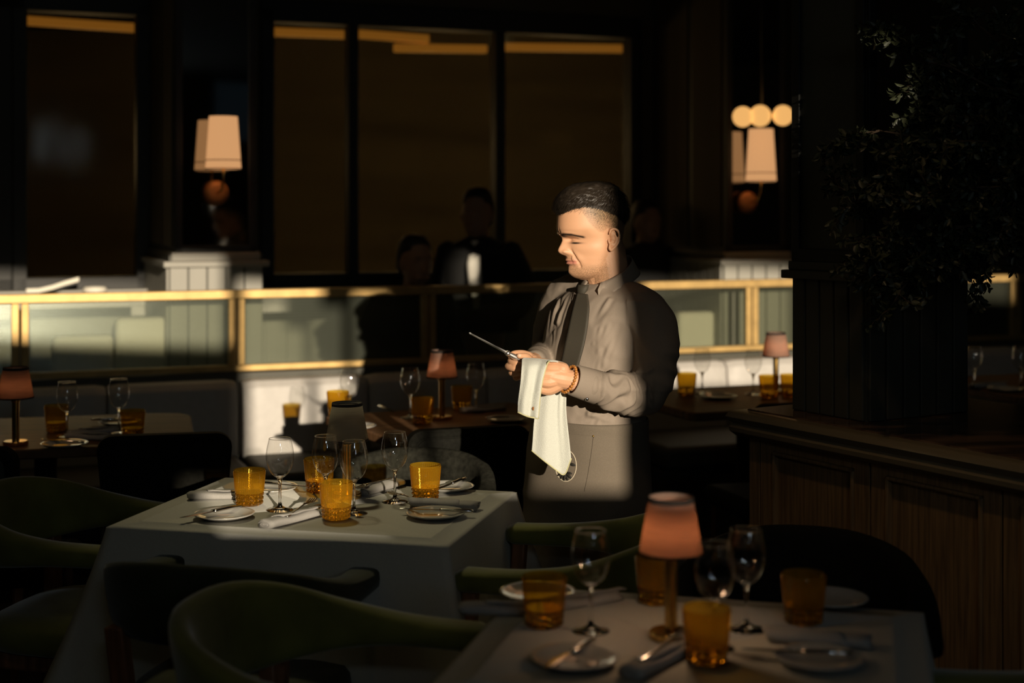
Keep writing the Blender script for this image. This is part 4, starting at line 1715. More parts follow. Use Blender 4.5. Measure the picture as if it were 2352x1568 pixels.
# left hand, back towards us, fingers hidden in the towel
HM.ball(P(1268, 866, 4.020), (.036, .0185, .039), 18, 12)
HM.limb([WRL, P(1290, 869, 4.03), P(1268, 865, 4.025)], [.0285, .031, .028], 16, 4)
for k, (y, D) in enumerate(((840, 4.03), (858, 4.012), (876, 4.010), (892, 4.020))):
    yk = y
    finger([(1292, 862 + (y - 866) * .55, 4.026), (1262, y + 1, D + .004), (1238, y, D)], [.020, .0185, .0125])
    finger([(1238, y, D), (1214, y - 2, D + .004), (1203, y - 1, D + .03), (1212, y, D + .05)], [.0110, .0098, .0088, .0068])
finger([(1288, 850, 4.05), (1262, 836, 4.06), (1238, 830, 4.07), (1222, 828, 4.078)], [.016, .0130, .0110, .0085])

skin = vmat('warm_skin', (.62, .345, .20), [('lip', (.52, .21, .15), 0, 0), ('fade', (.24, .155, .075), 0, 0), ('fadehair', (.030, .020, .012), 520, .50), ('brow', (.012, .008, .006), 0, 0), ('stubble', (.17, .11, .06), 900, .44), ('nail', (.74, .48, .36), 0, 0)], .48, .35, .06, .12, 420)
wt = thing('person', 'waiter in grey shirt and dark tie, looking down, polishing a knife with a towel', 'person', (TR[4].x, TR[4].y, 0))
WX = Matrix.Translation(-wt.location)
body = fuse('body', HM, .0018, skin, None, 1)
a = co_np(body.data)
rel = a - np.array(HCEN)
u = rel[:, 0] * hf.x + rel[:, 1] * hf.y
v = rel[:, 0] * hl.x + rel[:, 1] * hl.y
sx_ = 1362 - u * KU + np.abs(v) * KV
sy_ = HOR + (HC - a[:, 2]) * PXM
av = np.abs(v)
headm = (sy_ < 660) & (av < .12)
# hair region in side view
HL_X = [1262, 1284, 1300, 1318, 1334, 1342, 1350, 1360, 1372, 1382, 1392, 1404, 1416, 1430, 1450]
HL_Y = [486, 494, 487, 484, 488, 500, 512, 522, 532, 534, 524, 540, 572, 590, 596]
hl_y = np.interp(sx_, HL_X, HL_Y)
top_y = np.interp(sx_, [1262, 1290, 1320, 1345, 1380, 1412, 1440], [492, 486, 476, 474, 484, 500, 540])
hairmask = sst(hl_y - sy_, -1.5, 5) * headm
inear = (av > .0765) & (np.abs(sx_ - 1400) < 18) & (np.abs(sy_ - 550) < 30)
hairmask = np.where(inear, 0, hairmask)
set_attr(body.data, 'fade', hairmask * (.30 + .60 * sst(hl_y - sy_, 2, 45)))
set_attr(body.data, 'fadehair', hairmask * (.35 + .65 * sst(hl_y - sy_, 0, 30)))
lip = gau(sy_ - 600.5, 5.5) * sst(.032 - av, 0, .005) * (u > .06)
set_attr(body.data, 'lip', np.clip(lip * 1.1, 0, 1) * headm)
bd = seg_d(av * PXM, sy_, [(.010 * PXM, 541), (.024 * PXM, 537.5), (.040 * PXM, 538), (.052 * PXM, 543)])
brow = 1.3 * gau(bd, 4.6 - 1.8 * sst(av, .015, .05)) * (u > .03) * headm
lash = 1.4 * gau(sy_ - 557.0, 2.0) * gau(av - .033, .013) * (u > .045) * headm
set_attr(body.data, 'brow', np.clip(brow * .85 + lash, 0, 1))
stub = (sst(sy_, 600, 618) * sst(u, -.035, .0) * .9 + .55 * gau(sy_ - 592.5, 4) * (u > .06) * (av < .03) + .5 * sst(sy_, 570, 600) * gau(u + .005, .02)) * headm * (1 - sst(sy_, 641, 655))
set_attr(body.data, 'stubble', stub)
ppx, ppy = pix(a)
nail = np.zeros(len(a))
for cx, cy in ((1197, 838), (1196, 846), (1193, 816)):
    nail = np.maximum(nail, gau(np.hypot(ppx - cx, ppy - cy), 4.0) * (a[:, 1] < 4.05))
set_attr(body.data, 'nail', nail * .8)
set_co(body.data, a - np.array(wt.location))
body.parent = wt

# hair: a close cap with thousands of short combed strands
def side_y(sx):
    return np.interp(sx, HL_X, HL_Y)


cap = MB()
Yc, Tc, Uc, Vc = head_arrays(150, 160)
SXc = 1362 - Uc * KU + np.abs(Vc) * KV
thick = sst(np.interp(SXc, [1262, 1290, 1320, 1345, 1380, 1412, 1440], [494, 490, 478, 474, 482, 494, 520]) - Yc, -4, 26)
lat = np.abs(Vc)
thick *= np.clip(.55 + .45 * sst(.085 - lat, 0, .03), 0, 1)
off = .0125 * thick
nrm_u, nrm_v = np.cos(Tc), np.sin(Tc)
keep = thick > .015
rr = []
vid = {}
vs = []
for i in range(Yc.shape[0]):
    for j in range(Yc.shape[1]):
        upz = (sst(470 - Yc[i, j], 0, 45) * .9)
        o_ = off[i, j] * (1 + .35 * noise.noise(Vector((SXc[i, j] * .10, Yc[i, j] * .22, Vc[i, j] * 60))))
        p = hp(Uc[i, j] + nrm_u[i, j] * o_ * (1 - .6 * upz), Vc[i, j] + nrm_v[i, j] * o_ * (1 - .6 * upz), Yc[i, j] - upz * o_ * PXM * .55)
        vid[i, j] = len(vs)
        vs.append(p)
fs = []
n1, n2 = Yc.shape
for i in range(n1 - 1):
    for j in range(n2):
        k = (j + 1) % n2
        if keep[i, j] and keep[i + 1, j] and keep[i, k] and keep[i + 1, k]:
            fs.append((vid[i, j], vid[i, k], vid[i + 1, k], vid[i + 1, j]))
fs.append(tuple(vid[0, j] for j in range(n2)))
used = sorted({q for f in fs for q in f})
re = {q: i for i, q in enumerate(used)}
cap.add([vs[q] for q in used], [tuple(re[q] for q in f) for f in fs])
hr = random.Random(5)
cells = [(i, j) for i in range(n1) for j in range(n2) if thick[i, j] > .05]
wts = [0.25 + (Yc[i, j] > 436) for i, j in cells]
for q in range(5200):
    i, j = hr.choices(cells, wts)[0]
    p = vs[vid[i, j]]
    cen = hp(-.01, 0, 500)
    nm = (p - cen).normalized()
    tk = thick[i, j]
    fwd = hf * (1.0) + Vector((0, 0, -.40 - .5 * sst(np.array(lat[i, j]), .03, .07))) + hl * hr.uniform(-.35, .35)
    bk_ = float(sst(np.array(SXc[i, j]), 1360, 1432))
    fwd = fwd * (1 - bk_) + (hf * .1 + Vector((0, 0, -1)) + hl * hr.uniform(-.3, .3)) * bk_
    d = (fwd - nm * fwd.dot(nm)).normalized()
    L = (.010 + .014 * tk) * hr.uniform(.6, 1.15)
    w = .00055 + .0004 * tk
    s = d.cross(nm).normalized() * w
    lift = hr.uniform(.12, .34) * (1.5 if SXc[i, j] < 1310 else 1)
    p0 = p - nm * .001
    p1 = p0 + d * L * .5 + nm * L * lift * .6
    p2 = p0 + d * L + nm * L * lift * .55
    cap.add([p0 - s, p0 + s, p1 + s * .8, p1 - s * .8, p2], [(0, 1, 2, 3), (3, 2, 4)])
low = [(i, j) for i in range(n1) for j in range(n2) if thick[i, j] <= .35 and 0 < (np.interp(SXc[i, j], HL_X, HL_Y) - Yc[i, j]) < 62 and np.interp(SXc[i, j], [1262, 1290, 1320, 1345, 1380, 1412, 1440], [498, 494, 486, 486, 506, 540, 560]) > Yc[i, j] - 6]
for q in range(2600):
    i, j = hr.choice(low)
    p = hp(Uc[i, j], Vc[i, j], Yc[i, j])
    nm = (p - hp(-.01, 0, 500)).normalized()
    fwd = hf * .8 + Vector((0, 0, -.75)) + hl * hr.uniform(-.3, .3)
    d = (fwd - nm * fwd.dot(nm)).normalized()
    L = .0085 * hr.uniform(.5, 1.3)
    s = d.cross(nm).normalized() * .00042
    p0 = p - nm * .0006
    cap.add([p0 - s, p0 + s, p0 + d * L + nm * L * .32], [(0, 1, 2)])
hairm = mat('black_short_hair', (.024, .017, .011), .5, spec=.5)
obj('hair', cap.xf(WX), hairm, wt)


# clothes ------------------------------------------------------------------
def ring_at(c, w, d, f=bf, l=bl, n=48, p=.9):
    out = []
    for j in range(n):
        t = 2 * PI * j / n
        cs, s = math.cos(t), math.sin(t)
        out.append(Vector(c) + f * (d * math.copysign(abs(cs) ** p, cs)) + l * (w * math.copysign(abs(s) ** p, s)))
    return out


SM = MB()
sl = [(650, 1400, .078, .070), (660, 1399, .105, .078), (672, 1396, .145, .090), (690, 1391, .175, .104), (720, 1385, .188, .120), (760, 1378, .188, .130), (810, 1371, .184, .136), (860, 1364, .181, .140), (910, 1358, .180, .143), (960, 1353, .180, .146), (995, 1351, .180, .147)]
SM.loft([ring_at(P(cx, y, MY), w, d) for y, cx, w, d in sl])
SM.limb([P(1400, 676, MY) + bl * .03, SHL + Vector((0, 0, -.012)), P(1505, 775, 4.215), P(1503, 850, 4.20), P(1484, 908, 4.19)], [.055, .071, .067, .063, .058], 22, 6)
SM.limb([P(1484, 908, 4.19), P(1445, 905, 4.155), P(1405, 897, 4.105), P(1366, 888, 4.068)], [.058, .054, .050, .042], 22, 6)
SM.limb([P(1400, 676, MY) - bl * .03, SHR + Vector((.010, .035, .000)), P(1266, 755, 4.575), P(1257, 812, 4.57)], [.055, .062, .056, .052], 20, 6)
SM.limb([P(1257, 812, 4.57), P(1242, 822, 4.40), P(1229, 829, 4.25)], [.052, .045, .037], 20, 6)
shirtm = mat('grey_brown_cotton_shirt', (.26, .215, .172), .75, spec=.25, nscale=500, namt=.06, bump=.12)
shirt = fuse('shirt', SM, .0042, shirtm, None, 5)
a = co_np(shirt.data)
nn = no_np(shirt.data)
qx, qy = pix(a)
disp = np.zeros(len(a))


def folds(lines, amp, wid, cond):
    """crease ridges along picture-space-free curves given as 3D polylines"""
    for pts, k in lines:
        q = np.array([tuple(p) for p in smooth(pts, 6)])
        d = np.full(len(a), 9.0)
        for i in range(len(q) - 1):
            e = q[i + 1] - q[i]
            t = np.clip(((a - q[i]) @ e) / (e @ e), 0, 1)
            d = np.minimum(d, np.linalg.norm(a - q[i] - t[:, None] * e, axis=1))
        disp[:] += k * amp * (gau(d, wid) - .55 * gau(d - wid * 1.9, wid))


BK = 4.24
folds([([P(1440, 770, BK), P(1425, 800, BK - .01), P(1398, 860, BK - .02)], 1), ([P(1452, 800, BK), P(1442, 840, BK), P(1430, 880, BK - .02)], 1.3),
       ([P(1400, 690, BK), P(1372, 720, BK - .02), P(1352, 745, BK - .03)], .8), ([P(1440, 725, BK), P(1420, 760, BK), P(1406, 790, BK)], 1.0),
       ([P(1282, 660, 4.42), P(1276, 700, 4.38), P(1268, 760, 4.36)], 1.2), ([P(1300, 668, 4.36), P(1290, 700, 4.34), P(1280, 740, 4.33)], 1.0),
       ([P(1310, 700, 4.3), P(1292, 760, 4.28), P(1276, 800, 4.28)], .8), ([P(1310, 965, 4.2), P(1380, 950, 4.2), P(1460, 955, 4.24)], .9),
       ([P(1330, 940, 4.2), P(1400, 965, 4.2), P(1470, 968, 4.25)], .8), ([P(1400, 905, 4.2), P(1360, 930, 4.2), P(1320, 938, 4.19)], .7)], .0052, .0070, None)
fr_ = random.Random(21)
more = []
for _ in range(26):                                   # fine drag lines fanning from the armpit and belt
    x0, y0 = fr_.uniform(1360, 1440), fr_.uniform(700, 940)
    L, sl_ = fr_.uniform(30, 75), fr_.uniform(.35, 1.5)
    more.append(([P(x0, y0, 4.21), P(x0 - L * .35, y0 + L * .5 * sl_, 4.20), P(x0 - L * .6, y0 + L * sl_, 4.19)], fr_.uniform(.4, 1.0)))
for _ in range(12):
    x0, y0 = fr_.uniform(1262, 1300), fr_.uniform(660, 800)
    L = fr_.uniform(25, 60)
    more.append(([P(x0, y0, 4.33), P(x0 - L * .12, y0 + L * .5, 4.32), P(x0 - L * .35, y0 + L, 4.31)], fr_.uniform(.5, 1.1)))
folds(more, .0032, .0052, None)
# bunched sleeve above the cuff
axis = np.array(P(1366, 888, 4.068)) - np.array(P(1484, 908, 4.19))
ax = axis / np.linalg.norm(axis)
s_ = (a - np.array(P(1484, 908, 4.19))) @ ax
arm = ((qx > 1350) & (qx < 1500) & (qy > 845) & (qy < 960) & (a[:, 1] < 4.165)).astype(float)
wav = np.array([noise.noise(Vector((s * 30 + 2.0 * noise.noise(Vector((p[0] * 16, p[2] * 16, 3))), p[2] * 11, p[1] * 9))) for s, p in zip(s_, a)])
disp += arm * .0120 * (.9 - 2.4 * np.abs(wav)) * sst(s_, -.01, .05)
up = ((qx > 1440) & (qy > 690) & (qy < 900) & (a[:, 1] < 4.30)).astype(float)
w2 = np.array([noise.noise(Vector((p[0] * 10 + p[2] * 10, p[2] * 14, p[1] * 8))) for p in a])
disp += up * .007 * (.6 - 2.0 * np.abs(w2))
gen = np.array([noise.noise(Vector((p[0] * 13 + p[2] * 9, p[1] * 13, p[2] * 4.5 - p[0] * 5))) for p in a])
disp += .0045 * (.5 - 1.8 * np.abs(gen))
set_co(shirt.data, a + nn * disp[:, None])
bmv = bmesh.new()
bmv.from_mesh(shirt.data)
bmv.normal_update()
BVS = BVHTree.FromBMesh(bmv)
bmv.free()


def hit(bvh, px_, py_, off=.002):
    o_ = Vector((0, 0, HC))
    d = (P(px_, py_, 4.0) - o_).normalized()
    loc, n, i, dist = bvh.ray_cast(o_, d)
    if loc is None:
        return None, None
    if n.dot(d) > 0:
        n = -n
    return loc + n * off, n


def strip_on(bvh, left, right, off, rows=24, cols=7):
    """cloth strip lying on a surface between two outlines"""
    A_, B_ = smooth([(x, y, 0) for x, y in left], 6), smooth([(x, y, 0) for x, y in right], 6)
    G, last = [], 4.2
    for r in range(rows):
        k = r / (rows - 1)
        pa = A_[min(len(A_) - 1, int(round(k * (len(A_) - 1))))]
        pb = B_[min(len(B_) - 1, int(round(k * (len(B_) - 1))))]
        row = []
        for c in range(cols):
            q = pa.lerp(pb, c / (cols - 1))
            h, n = hit(bvh, q.x, q.y, off)
            row.append((q, h))
        ds = [h.y for q, h in row if h is not None]
        m_ = sum(ds) / len(ds) if ds else last
        last = m_
        G.append([h if h is not None and abs(h.y - m_) < .08 else P(q.x, q.y, m_) for q, h in row])
    return MB().grid(G)


set_co(shirt.data, co_np(shirt.data) - np.array(wt.location))
sm_m = shirt.modifiers.new('soften', 'SMOOTH')
sm_m.factor = .5
sm_m.iterations = 4
shirt.parent = wt
# placket and buttons
pl = strip_on(BVS, [(1318, 672), (1296, 760), (1280, 850)], [(1326, 672), (1306, 760), (1290, 850)], .0015)
obj('placket', pl.xf(WX), shirtm, wt, solid=.0015)
tiem = mat('dark_twill_tie', (.030, .027, .019), .7, nscale=300, namt=.5, stretch=(1, 1, 3), bump=.3)
nt = tiem.node_tree
tc = nt.nodes.new('ShaderNodeTexCoord')
wv = nt.nodes.new('ShaderNodeTexWave')
wv.bands_direction = 'X'
wv.inputs['Scale'].default_value = 95
mp = nt.nodes.new('ShaderNodeMapping')
mp.inputs['Rotation'].default_value = (0, math.radians(50), 0)
nt.links.new(tc.outputs['Object'], mp.inputs[0])
nt.links.new(mp.outputs[0], wv.inputs['Vector'])
mx = nt.nodes.new('ShaderNodeMix')
mx.data_type = 'RGBA'
mx.inputs[6].default_value = (.012, .011, .008, 1)
mx.inputs[7].default_value = (.075, .065, .045, 1)
nt.links.new(wv.outputs['Fac'], mx.inputs[0])
nt.links.new(mx.outputs[2], nt.nodes['Principled BSDF'].inputs['Base Color'])
tl_, tr_ = smooth([(1326, 674, 0), (1315, 712, 0), (1301, 775, 0), (1287, 842, 0)], 10), smooth([(1350, 676, 0), (1353, 712, 0), (1344, 780, 0), (1326, 848, 0)], 10)
G = []
for k in range(31):
    pa, pb = tl_[k], tr_[k]
    dm = []
    for c in range(5):
        q = pa.lerp(pb, c / 4)
        h, _n = hit(BVS, q.x, q.y, 0)
        dm.append(h.y if h is not None else None)
    G.append((pa, pb, dm))
dl = np.array([[g[2][0] or 4.25, g[2][2] or 4.25, g[2][4] or 4.25] for g in G])
ker = np.ones(9) / 9
dl = np.stack([np.convolve(np.pad(dl[:, i], 4, 'edge'), ker, 'valid') for i in range(3)], 1)
rows = []
for k, (pa, pb, dm) in enumerate(G):
    o_ = .008 + .016 * math.sin(PI * min(1, k / 30 * .85))
    d0 = dl[k, 1] - o_
    sl2 = (dl[k, 2] - dl[k, 0]) * .75
    rows.append([P(pa.x + (pb.x - pa.x) * c / 8, pa.y + (pb.y - pa.y) * c / 8, d0 + sl2 * (c / 8 - .5)) for c in range(9)])
tie = obj('tie', MB().grid(rows).xf(WX), tiem, wt, solid=.005)
kn = MB()
k0, _ = hit(BVS, 1338, 668, .012)
kp = [(P(1340, 654, k0.y), .020, .011), (P(1338, 664, k0.y - .004), .0185, .013), (P(1336, 674, k0.y - .002), .0145, .011), (P(1335, 680, k0.y), .012, .008)]
kn.loft([ring_at(c, w, d, bf, bl, 16) for c, w, d in kp])
obj('knot', kn.xf(WX), tiem, tie)

# collar: stand and two turned-down points
ct = [(1342, 646), (1362, 640), (1386, 624), (1408, 604), (1424, 590)]
cm = MB()
G = []
n = 44
for r in range(7):
    k = r / 6
    row = []
    for j in range(n + 1):
        t = -2.75 + 5.5 * j / n                       # open at the throat
        tt = t + PI
        fy = (1 + math.cos(tt)) / 2                   # 1 in front
        ztop = 586 + 62 * fy ** 1.1
        # slope: collar line rises from throat to nape
        cx = 1404 - 10 * fy
        rad_w, rad_d = .069, .071
        drop = 26 + 8 * (1 - fy) + 62 * math.exp(-((abs(tt) - .50) / .24) ** 2)
        if abs(tt) < .40:
            drop = 16
        c = P(1402, 0, MY)
        w = rad_w + .024 * k
        d = rad_d + .026 * k
        pos = Vector((c.x, c.y, 0)) + bf * (d * math.cos(tt)) + bl * (w * math.sin(tt)) + bf * .008
        z = HC - ((ztop + drop * k) - HOR) / PXM
        row.append(Vector((pos.x, pos.y, z)))
    G.append(row)
G2 = []
for r in range(7):
    G2.append(G[r])
col = MB().grid(G2)
obj('collar', col.xf(WX), shirtm, wt, solid=.0028)
# cuff with its button, beaded bracelet
cu = MB()
cA, cB = P(1372, 890, 4.072), P(1316, 872, 4.030)
dc = (cB - cA)
rings = []
up_ = Vector((0, 0, 1))
sdv = dc.normalized().cross(up_).normalized()
uv = sdv.cross(dc.normalized()).normalized()
for k, rad in ((0, .0445), (.03, .0478), (.5, .0455), (.97, .0430), (1, .0415), (.99, .039), (.6, .038)):
    c = cA + dc * k
    rings.append([c + sdv * (rad * .82 * math.cos(2 * PI * j / 36)) + uv * (rad * math.sin(2 * PI * j / 36)) for j in range(36)])
obj('cuff', cu.loft(rings, True, False).xf(WX), shirtm, wt, solid=.002)
bt = cA + dc * .42 - uv * .0405 - sdv * .012
bq = MB().ball(cA + dc * .45 + Vector((0, -.027, -.038)), (.0055, .004, .0055), 12, 8)
obj('cuff_button', bq.xf(WX), M['steel'], wt)
br = MB()
c = P(1306, 871, 4.030)
for k in range(26):
    t = 2 * PI * k / 26
    br.ball(c + sdv * (.031 * math.cos(t)) + uv * (.0385 * math.sin(t)) - dc.normalized() * (.004 * math.sin(t)), .0046, 8, 6)
obj('bracelet', br.xf(WX), mat('amber_wood_beads', (.42, .17, .035), .25), wt)

# apron and trousers
AM = MB()
al = [(956, 1353, .1845, .151), (962, 1353, .187, .153), (985, 1352, .186, .152), (1040, 1350, .193, .157), (1090, 1349, .200, .162), (1140, 1348, .205, .166), (1220, 1348, .206, .168), (1330, 1348, .207, .170)]
ys = np.linspace(956, 1330, 60)
rings = []
for y in ys:
    cx = np.interp(y, [q[0] for q in al], [q[1] for q in al])
    w = np.interp(y, [q[0] for q in al], [q[2] for q in al])
    d = np.interp(y, [q[0] for q in al], [q[3] for q in al])
    rg = ring_at(P(cx, y, MY), w, d, n=96)
    rings.append([p + (p - P(cx, y, MY)).normalized() * (.006 * noise.noise(Vector((p.x * 9, p.y * 9, p.z * 3))) + .004 * (.4 - abs(noise.noise(Vector((p.x * 5 + p.z * 9, p.y * 5, p.z * 6 - p.x * 5)))) * 1.5) + .0022 * math.exp(-((y - 972 - 8 * math.sin(p.x * 20)) / 2.2) ** 2)) for p in rg])
AM.loft(rings, True, False)
apm = mat('grey_brown_canvas_apron', (.15, .125, .095), .85, spec=.2, nscale=420, namt=.10, bump=.2)
bmv = bmesh.new()
vv = [bmv.verts.new(p) for p in AM.v]
for f in AM.f:
    bmv.faces.new([vv[i] for i in f])
bmv.normal_update()
BVA = BVHTree.FromBMesh(bmv)
bmv.free()
apron = obj('apron', AM.xf(WX), apm, wt, solid=.002)


def line_on(bvh, pts, r, off):
    q = [hit(bvh, p.x, p.y, off)[0] for p in smooth([(x, y, 0) for x, y in pts], 8)]
    return MB().tube([p for p in q if p is not None], r, 6)


sm_ = line_on(BVA, [(1363, 1001), (1358, 1040), (1350, 1090), (1342, 1128)], .0011, .0005)
obj('pocket_seam', sm_.xf(WX), mat('dark_stitching', (.05, .038, .027), .9), apron)
sm_ = line_on(BVA, [(1306, 995), (1335, 998), (1363, 1001)], .0009, .0005)
obj('pocket_hem', sm_.xf(WX), apm, apron)
h, n_ = hit(BVA, 1363, 1001, .002)
obj('rivet', MB().ball(h, .003, 10, 6).xf(WX), M['brass'], apron)
# round printed emblem half covered by the towel
ec = (1300, 1069)
rg = line_on(BVA, [(ec[0] + 24 * math.cos(t), ec[1] + 36 * math.sin(t)) for t in [2 * PI * k / 24 for k in range(25)]], .0017, .001)
em = obj('emblem_ring', rg.xf(WX), mat('cream_print', (.50, .44, .33), .8), apron)
lf = MB()
for ox, oy, t0, r0, r1, w in ((0, 15, .25, 3, 15, 6), (0, 16, .8, 3, 18, 6.5), (0, 16, 1.3, 3, 19, 6.5), (0, 16, 1.8, 3, 19, 6.5), (0, 16, 2.3, 3, 19, 6), (0, 16, 2.8, 3, 20, 5.5), (9, -5, .35, 0, 14, 7)):
    pts = []
    for k in range(9):
        s = k / 8
        rr_ = r0 + (r1 - r0) * s
        ww = w * math.sin(PI * (.14 + .72 * s))
        cxx, cyy = ec[0] + ox + rr_ * math.cos(t0), ec[1] + oy + rr_ * math.sin(t0)
        nx, ny = -math.sin(t0), math.cos(t0)
        a1, _ = hit(BVA, cxx + nx * ww / 2, cyy + ny * ww / 2, .0022)
        b1, _ = hit(BVA, cxx - nx * ww / 2, cyy - ny * ww / 2, .0022)
        pts.append([a1, b1])
    lf.grid(pts)
obj('emblem_leaves', lf.xf(WX), mat('dark_print', (.016, .014, .010), .8), apron, solid=.0012)
TM = MB()
for s in (1, -1):
    hx = P(1350, 1010, MY) + bl * (.088 * s)
    TM.limb([hx, Vector((hx.x, hx.y, .50)), Vector((hx.x, hx.y, .10)) - bf * .012], [.092, .080, .068], 20, 6)
TM.limb([P(1350, 990, MY), P(1350, 1060, MY)], [.13, .13], 20, 4)
obj('trousers', TM.xf(WX), mat('black_trousers', (.018, .017, .014), .9, nscale=300, namt=.1), wt)
for s in (1, -1):
    hx = P(1350, 1060, MY) + bl * (.095 * s)
    q = Vector((hx.x, hx.y, 0)) - bf * .02
    S = MB()
    rings = []
    for f_, w, h0 in ((-.055, .022, .05), (-.05, .034, .085), (0, .038, .09), (.06, .042, .07), (.13, .046, .052), (.18, .042, .042), (.215, .026, .03), (.225, .008, .02)):
        c = q + bf * f_
        rings.append([c + bl * (w * math.cos(2 * PI * j / 16)) + Vector((0, 0, max(0.0, h0 / 2 + h0 / 2 * math.sin(2 * PI * j / 16)))) for j in range(16)])
    obj('shoe', S.loft(rings).xf(WX), M['charcoal'], wt)

# ------------------------------------------------------------------ knife and towel in his hands
kt = thing('polishing_knife', 'slim silver carving knife held up in the waiter\'s right hand', 'knife', tuple(P(1185, 820, 4.05)))
KO = Matrix.Translation(-kt.location)
tip, neck, end = P(1077, 764, 4.00), P(1166, 811, 4.045), P(1200, 829, 4.066)
m = MB()
dk = (neck - tip).normalized()
sv = dk.cross(Vector((0, 1, 0))).normalized()
rings = []
for k, w in ((0, .0006), (.035, .0030), (.07, .0020), (.3, .0024), (.7, .0032), (1, .0042)):
    c = tip.lerp(neck, k)
    rings.append([c + sv * w, c + Vector((0, -.0016, 0)), c - sv * w, c + Vector((0, .0016, 0))])
obj('blade', m.loft(rings).xf(KO), M['satin'], kt, sm=False)
obj('bolster', MB().tube([neck - dk * .006, neck, neck + dk * .006], [.0065, .0085, .0068], 12).xf(KO), M['satin'], kt)
obj('handle', MB().limb([neck + dk * .004, neck.lerp(end, .5), end], [.0062, .0088, .0085], 12, 4).xf(KO), M['satin'], kt)

tw = MB()


def sheet(left, right, top, bot, D0, D1, ncol=22, nrow=26, amp=.006, fr_=3.0, ph=0.0, fold=None):
    """hanging cloth sheet spanned between two curved edges"""
    Ls, Rs = smooth(left, 8), smooth(right, 8)
    G = []
    for r in range(nrow):
        k = r / (nrow - 1)
        pa = Ls[min(len(Ls) - 1, int(round(k * (len(Ls) - 1))))]
        pb = Rs[min(len(Rs) - 1, int(round(k * (len(Rs) - 1))))]
        row = []
        for c in range(ncol):
            q = c / (ncol - 1)
            p = pa.lerp(pb, q)
            yy = p.y + top * math.sin(PI * q) * (1 - k) + bot * math.sin(PI * q) * k
            d = p.z + amp * math.sin(fr_ * PI * q + ph + 1.2 * k) * (.35 + .65 * k) + .002 * noise.noise(Vector((q * 5, k * 6, ph)))
            row.append(P(p.x, yy, d))
        G.append(row)
    tw.grid(G)


# front flap: from the fold over the hand down to its hem
sheet([(1216, 824, 4.075), (1200, 823, 4.035), (1198, 840, 3.985), (1195, 880, 3.968), (1190, 918, 3.965), (1189, 946, 3.968)],
      [(1296, 833, 4.085), (1270, 828, 4.03), (1256, 838, 3.978), (1246, 875, 3.962), (1240, 915, 3.962), (1236, 961, 3.966)], -1, 2, 0, 0, 24, 34, .0065, 3.2, .6)
# loop over the wrist to the back
sheet([(1252, 829, 4.0), (1262, 827, 4.03), (1268, 830, 4.075), (1270, 850, 4.10), (1270, 880, 4.10)],
      [(1262, 829, 3.99), (1282, 831, 4.02), (1291, 843, 4.07), (1294, 862, 4.09), (1296, 890, 4.09)], 0, 0, 0, 0, 12, 20, .002, 2.0, 0)
# long tail behind the hand ending in a point
Gt = []
LT = smooth([(1236, 862, 4.09), (1234, 900, 4.085), (1226, 970, 4.08), (1223, 1010, 4.08), (1221, 1034, 4.08)], 8)
RT = smooth([(1300, 862, 4.09), (1301, 900, 4.08), (1301, 945, 4.078), (1308, 1010, 4.08), (1312, 1050, 4.085)], 8)
for r in range(34):
    k = r / 33
    pa, pb = LT[int(round(k * (len(LT) - 1)))], RT[int(round(k * (len(RT) - 1)))]
    row = []
    for c in range(26):
        q = c / 25
        p = pa.lerp(pb, q)
        bot = np.interp(q, [0, .25, .5, .78, .86, 1], [0, 15, 29, 44, 40, 2]) * k ** 2.2
        d = p.z + .0085 * math.sin(2.7 * PI * q + .8 + .9 * k) * (.5 + .5 * k) - .010 * math.exp(-((q - .80) / .05) ** 2) * (1 - k) ** 1.2
        row.append(P(p.x, p.y + bot, d))
    Gt.append(row)
tw.grid(Gt)
towm = mat('pale_yellow_terry', (.60, .62, .56), .95, spec=.1, nscale=900, namt=.10, bump=.9, bscale=620, sheen=.3)
to = thing('towel', 'pale yellow terry towel wrapped round the waiter\'s left hand', 'towel', tuple(P(1255, 900, 4.03)))
TX = Matrix.Translation(-to.location)
cloth_o = obj('cloth', tw.xf(TX), towm, to, solid=.0035, subd=1)
hm_ = MB()
hm_.tube([P(x, y, d) for x, y, d in smooth([(1262, 829, 3.985), (1256, 838, 3.974), (1246, 875, 3.958), (1240, 915, 3.958), (1236, 961, 3.962)], 6)], .0022, 6)
hm_.tube([P(x, y, d) for x, y, d in smooth([(1236, 961, 3.962), (1212, 956, 3.962), (1189, 946, 3.964)], 6)], .0022, 6)
hm_.tube([Gt[-1][c] for c in range(26)], .0022, 6)
obj('hem', hm_.xf(TX), mat('olive_towel_hem', (.50, .48, .27), .95), to)
obj('stain', MB().ball(P(1225, 938, 3.9625), (.0035, .0015, .0055), 10, 6).xf(TX), mat('brown_stain', (.25, .10, .03), .9), to)


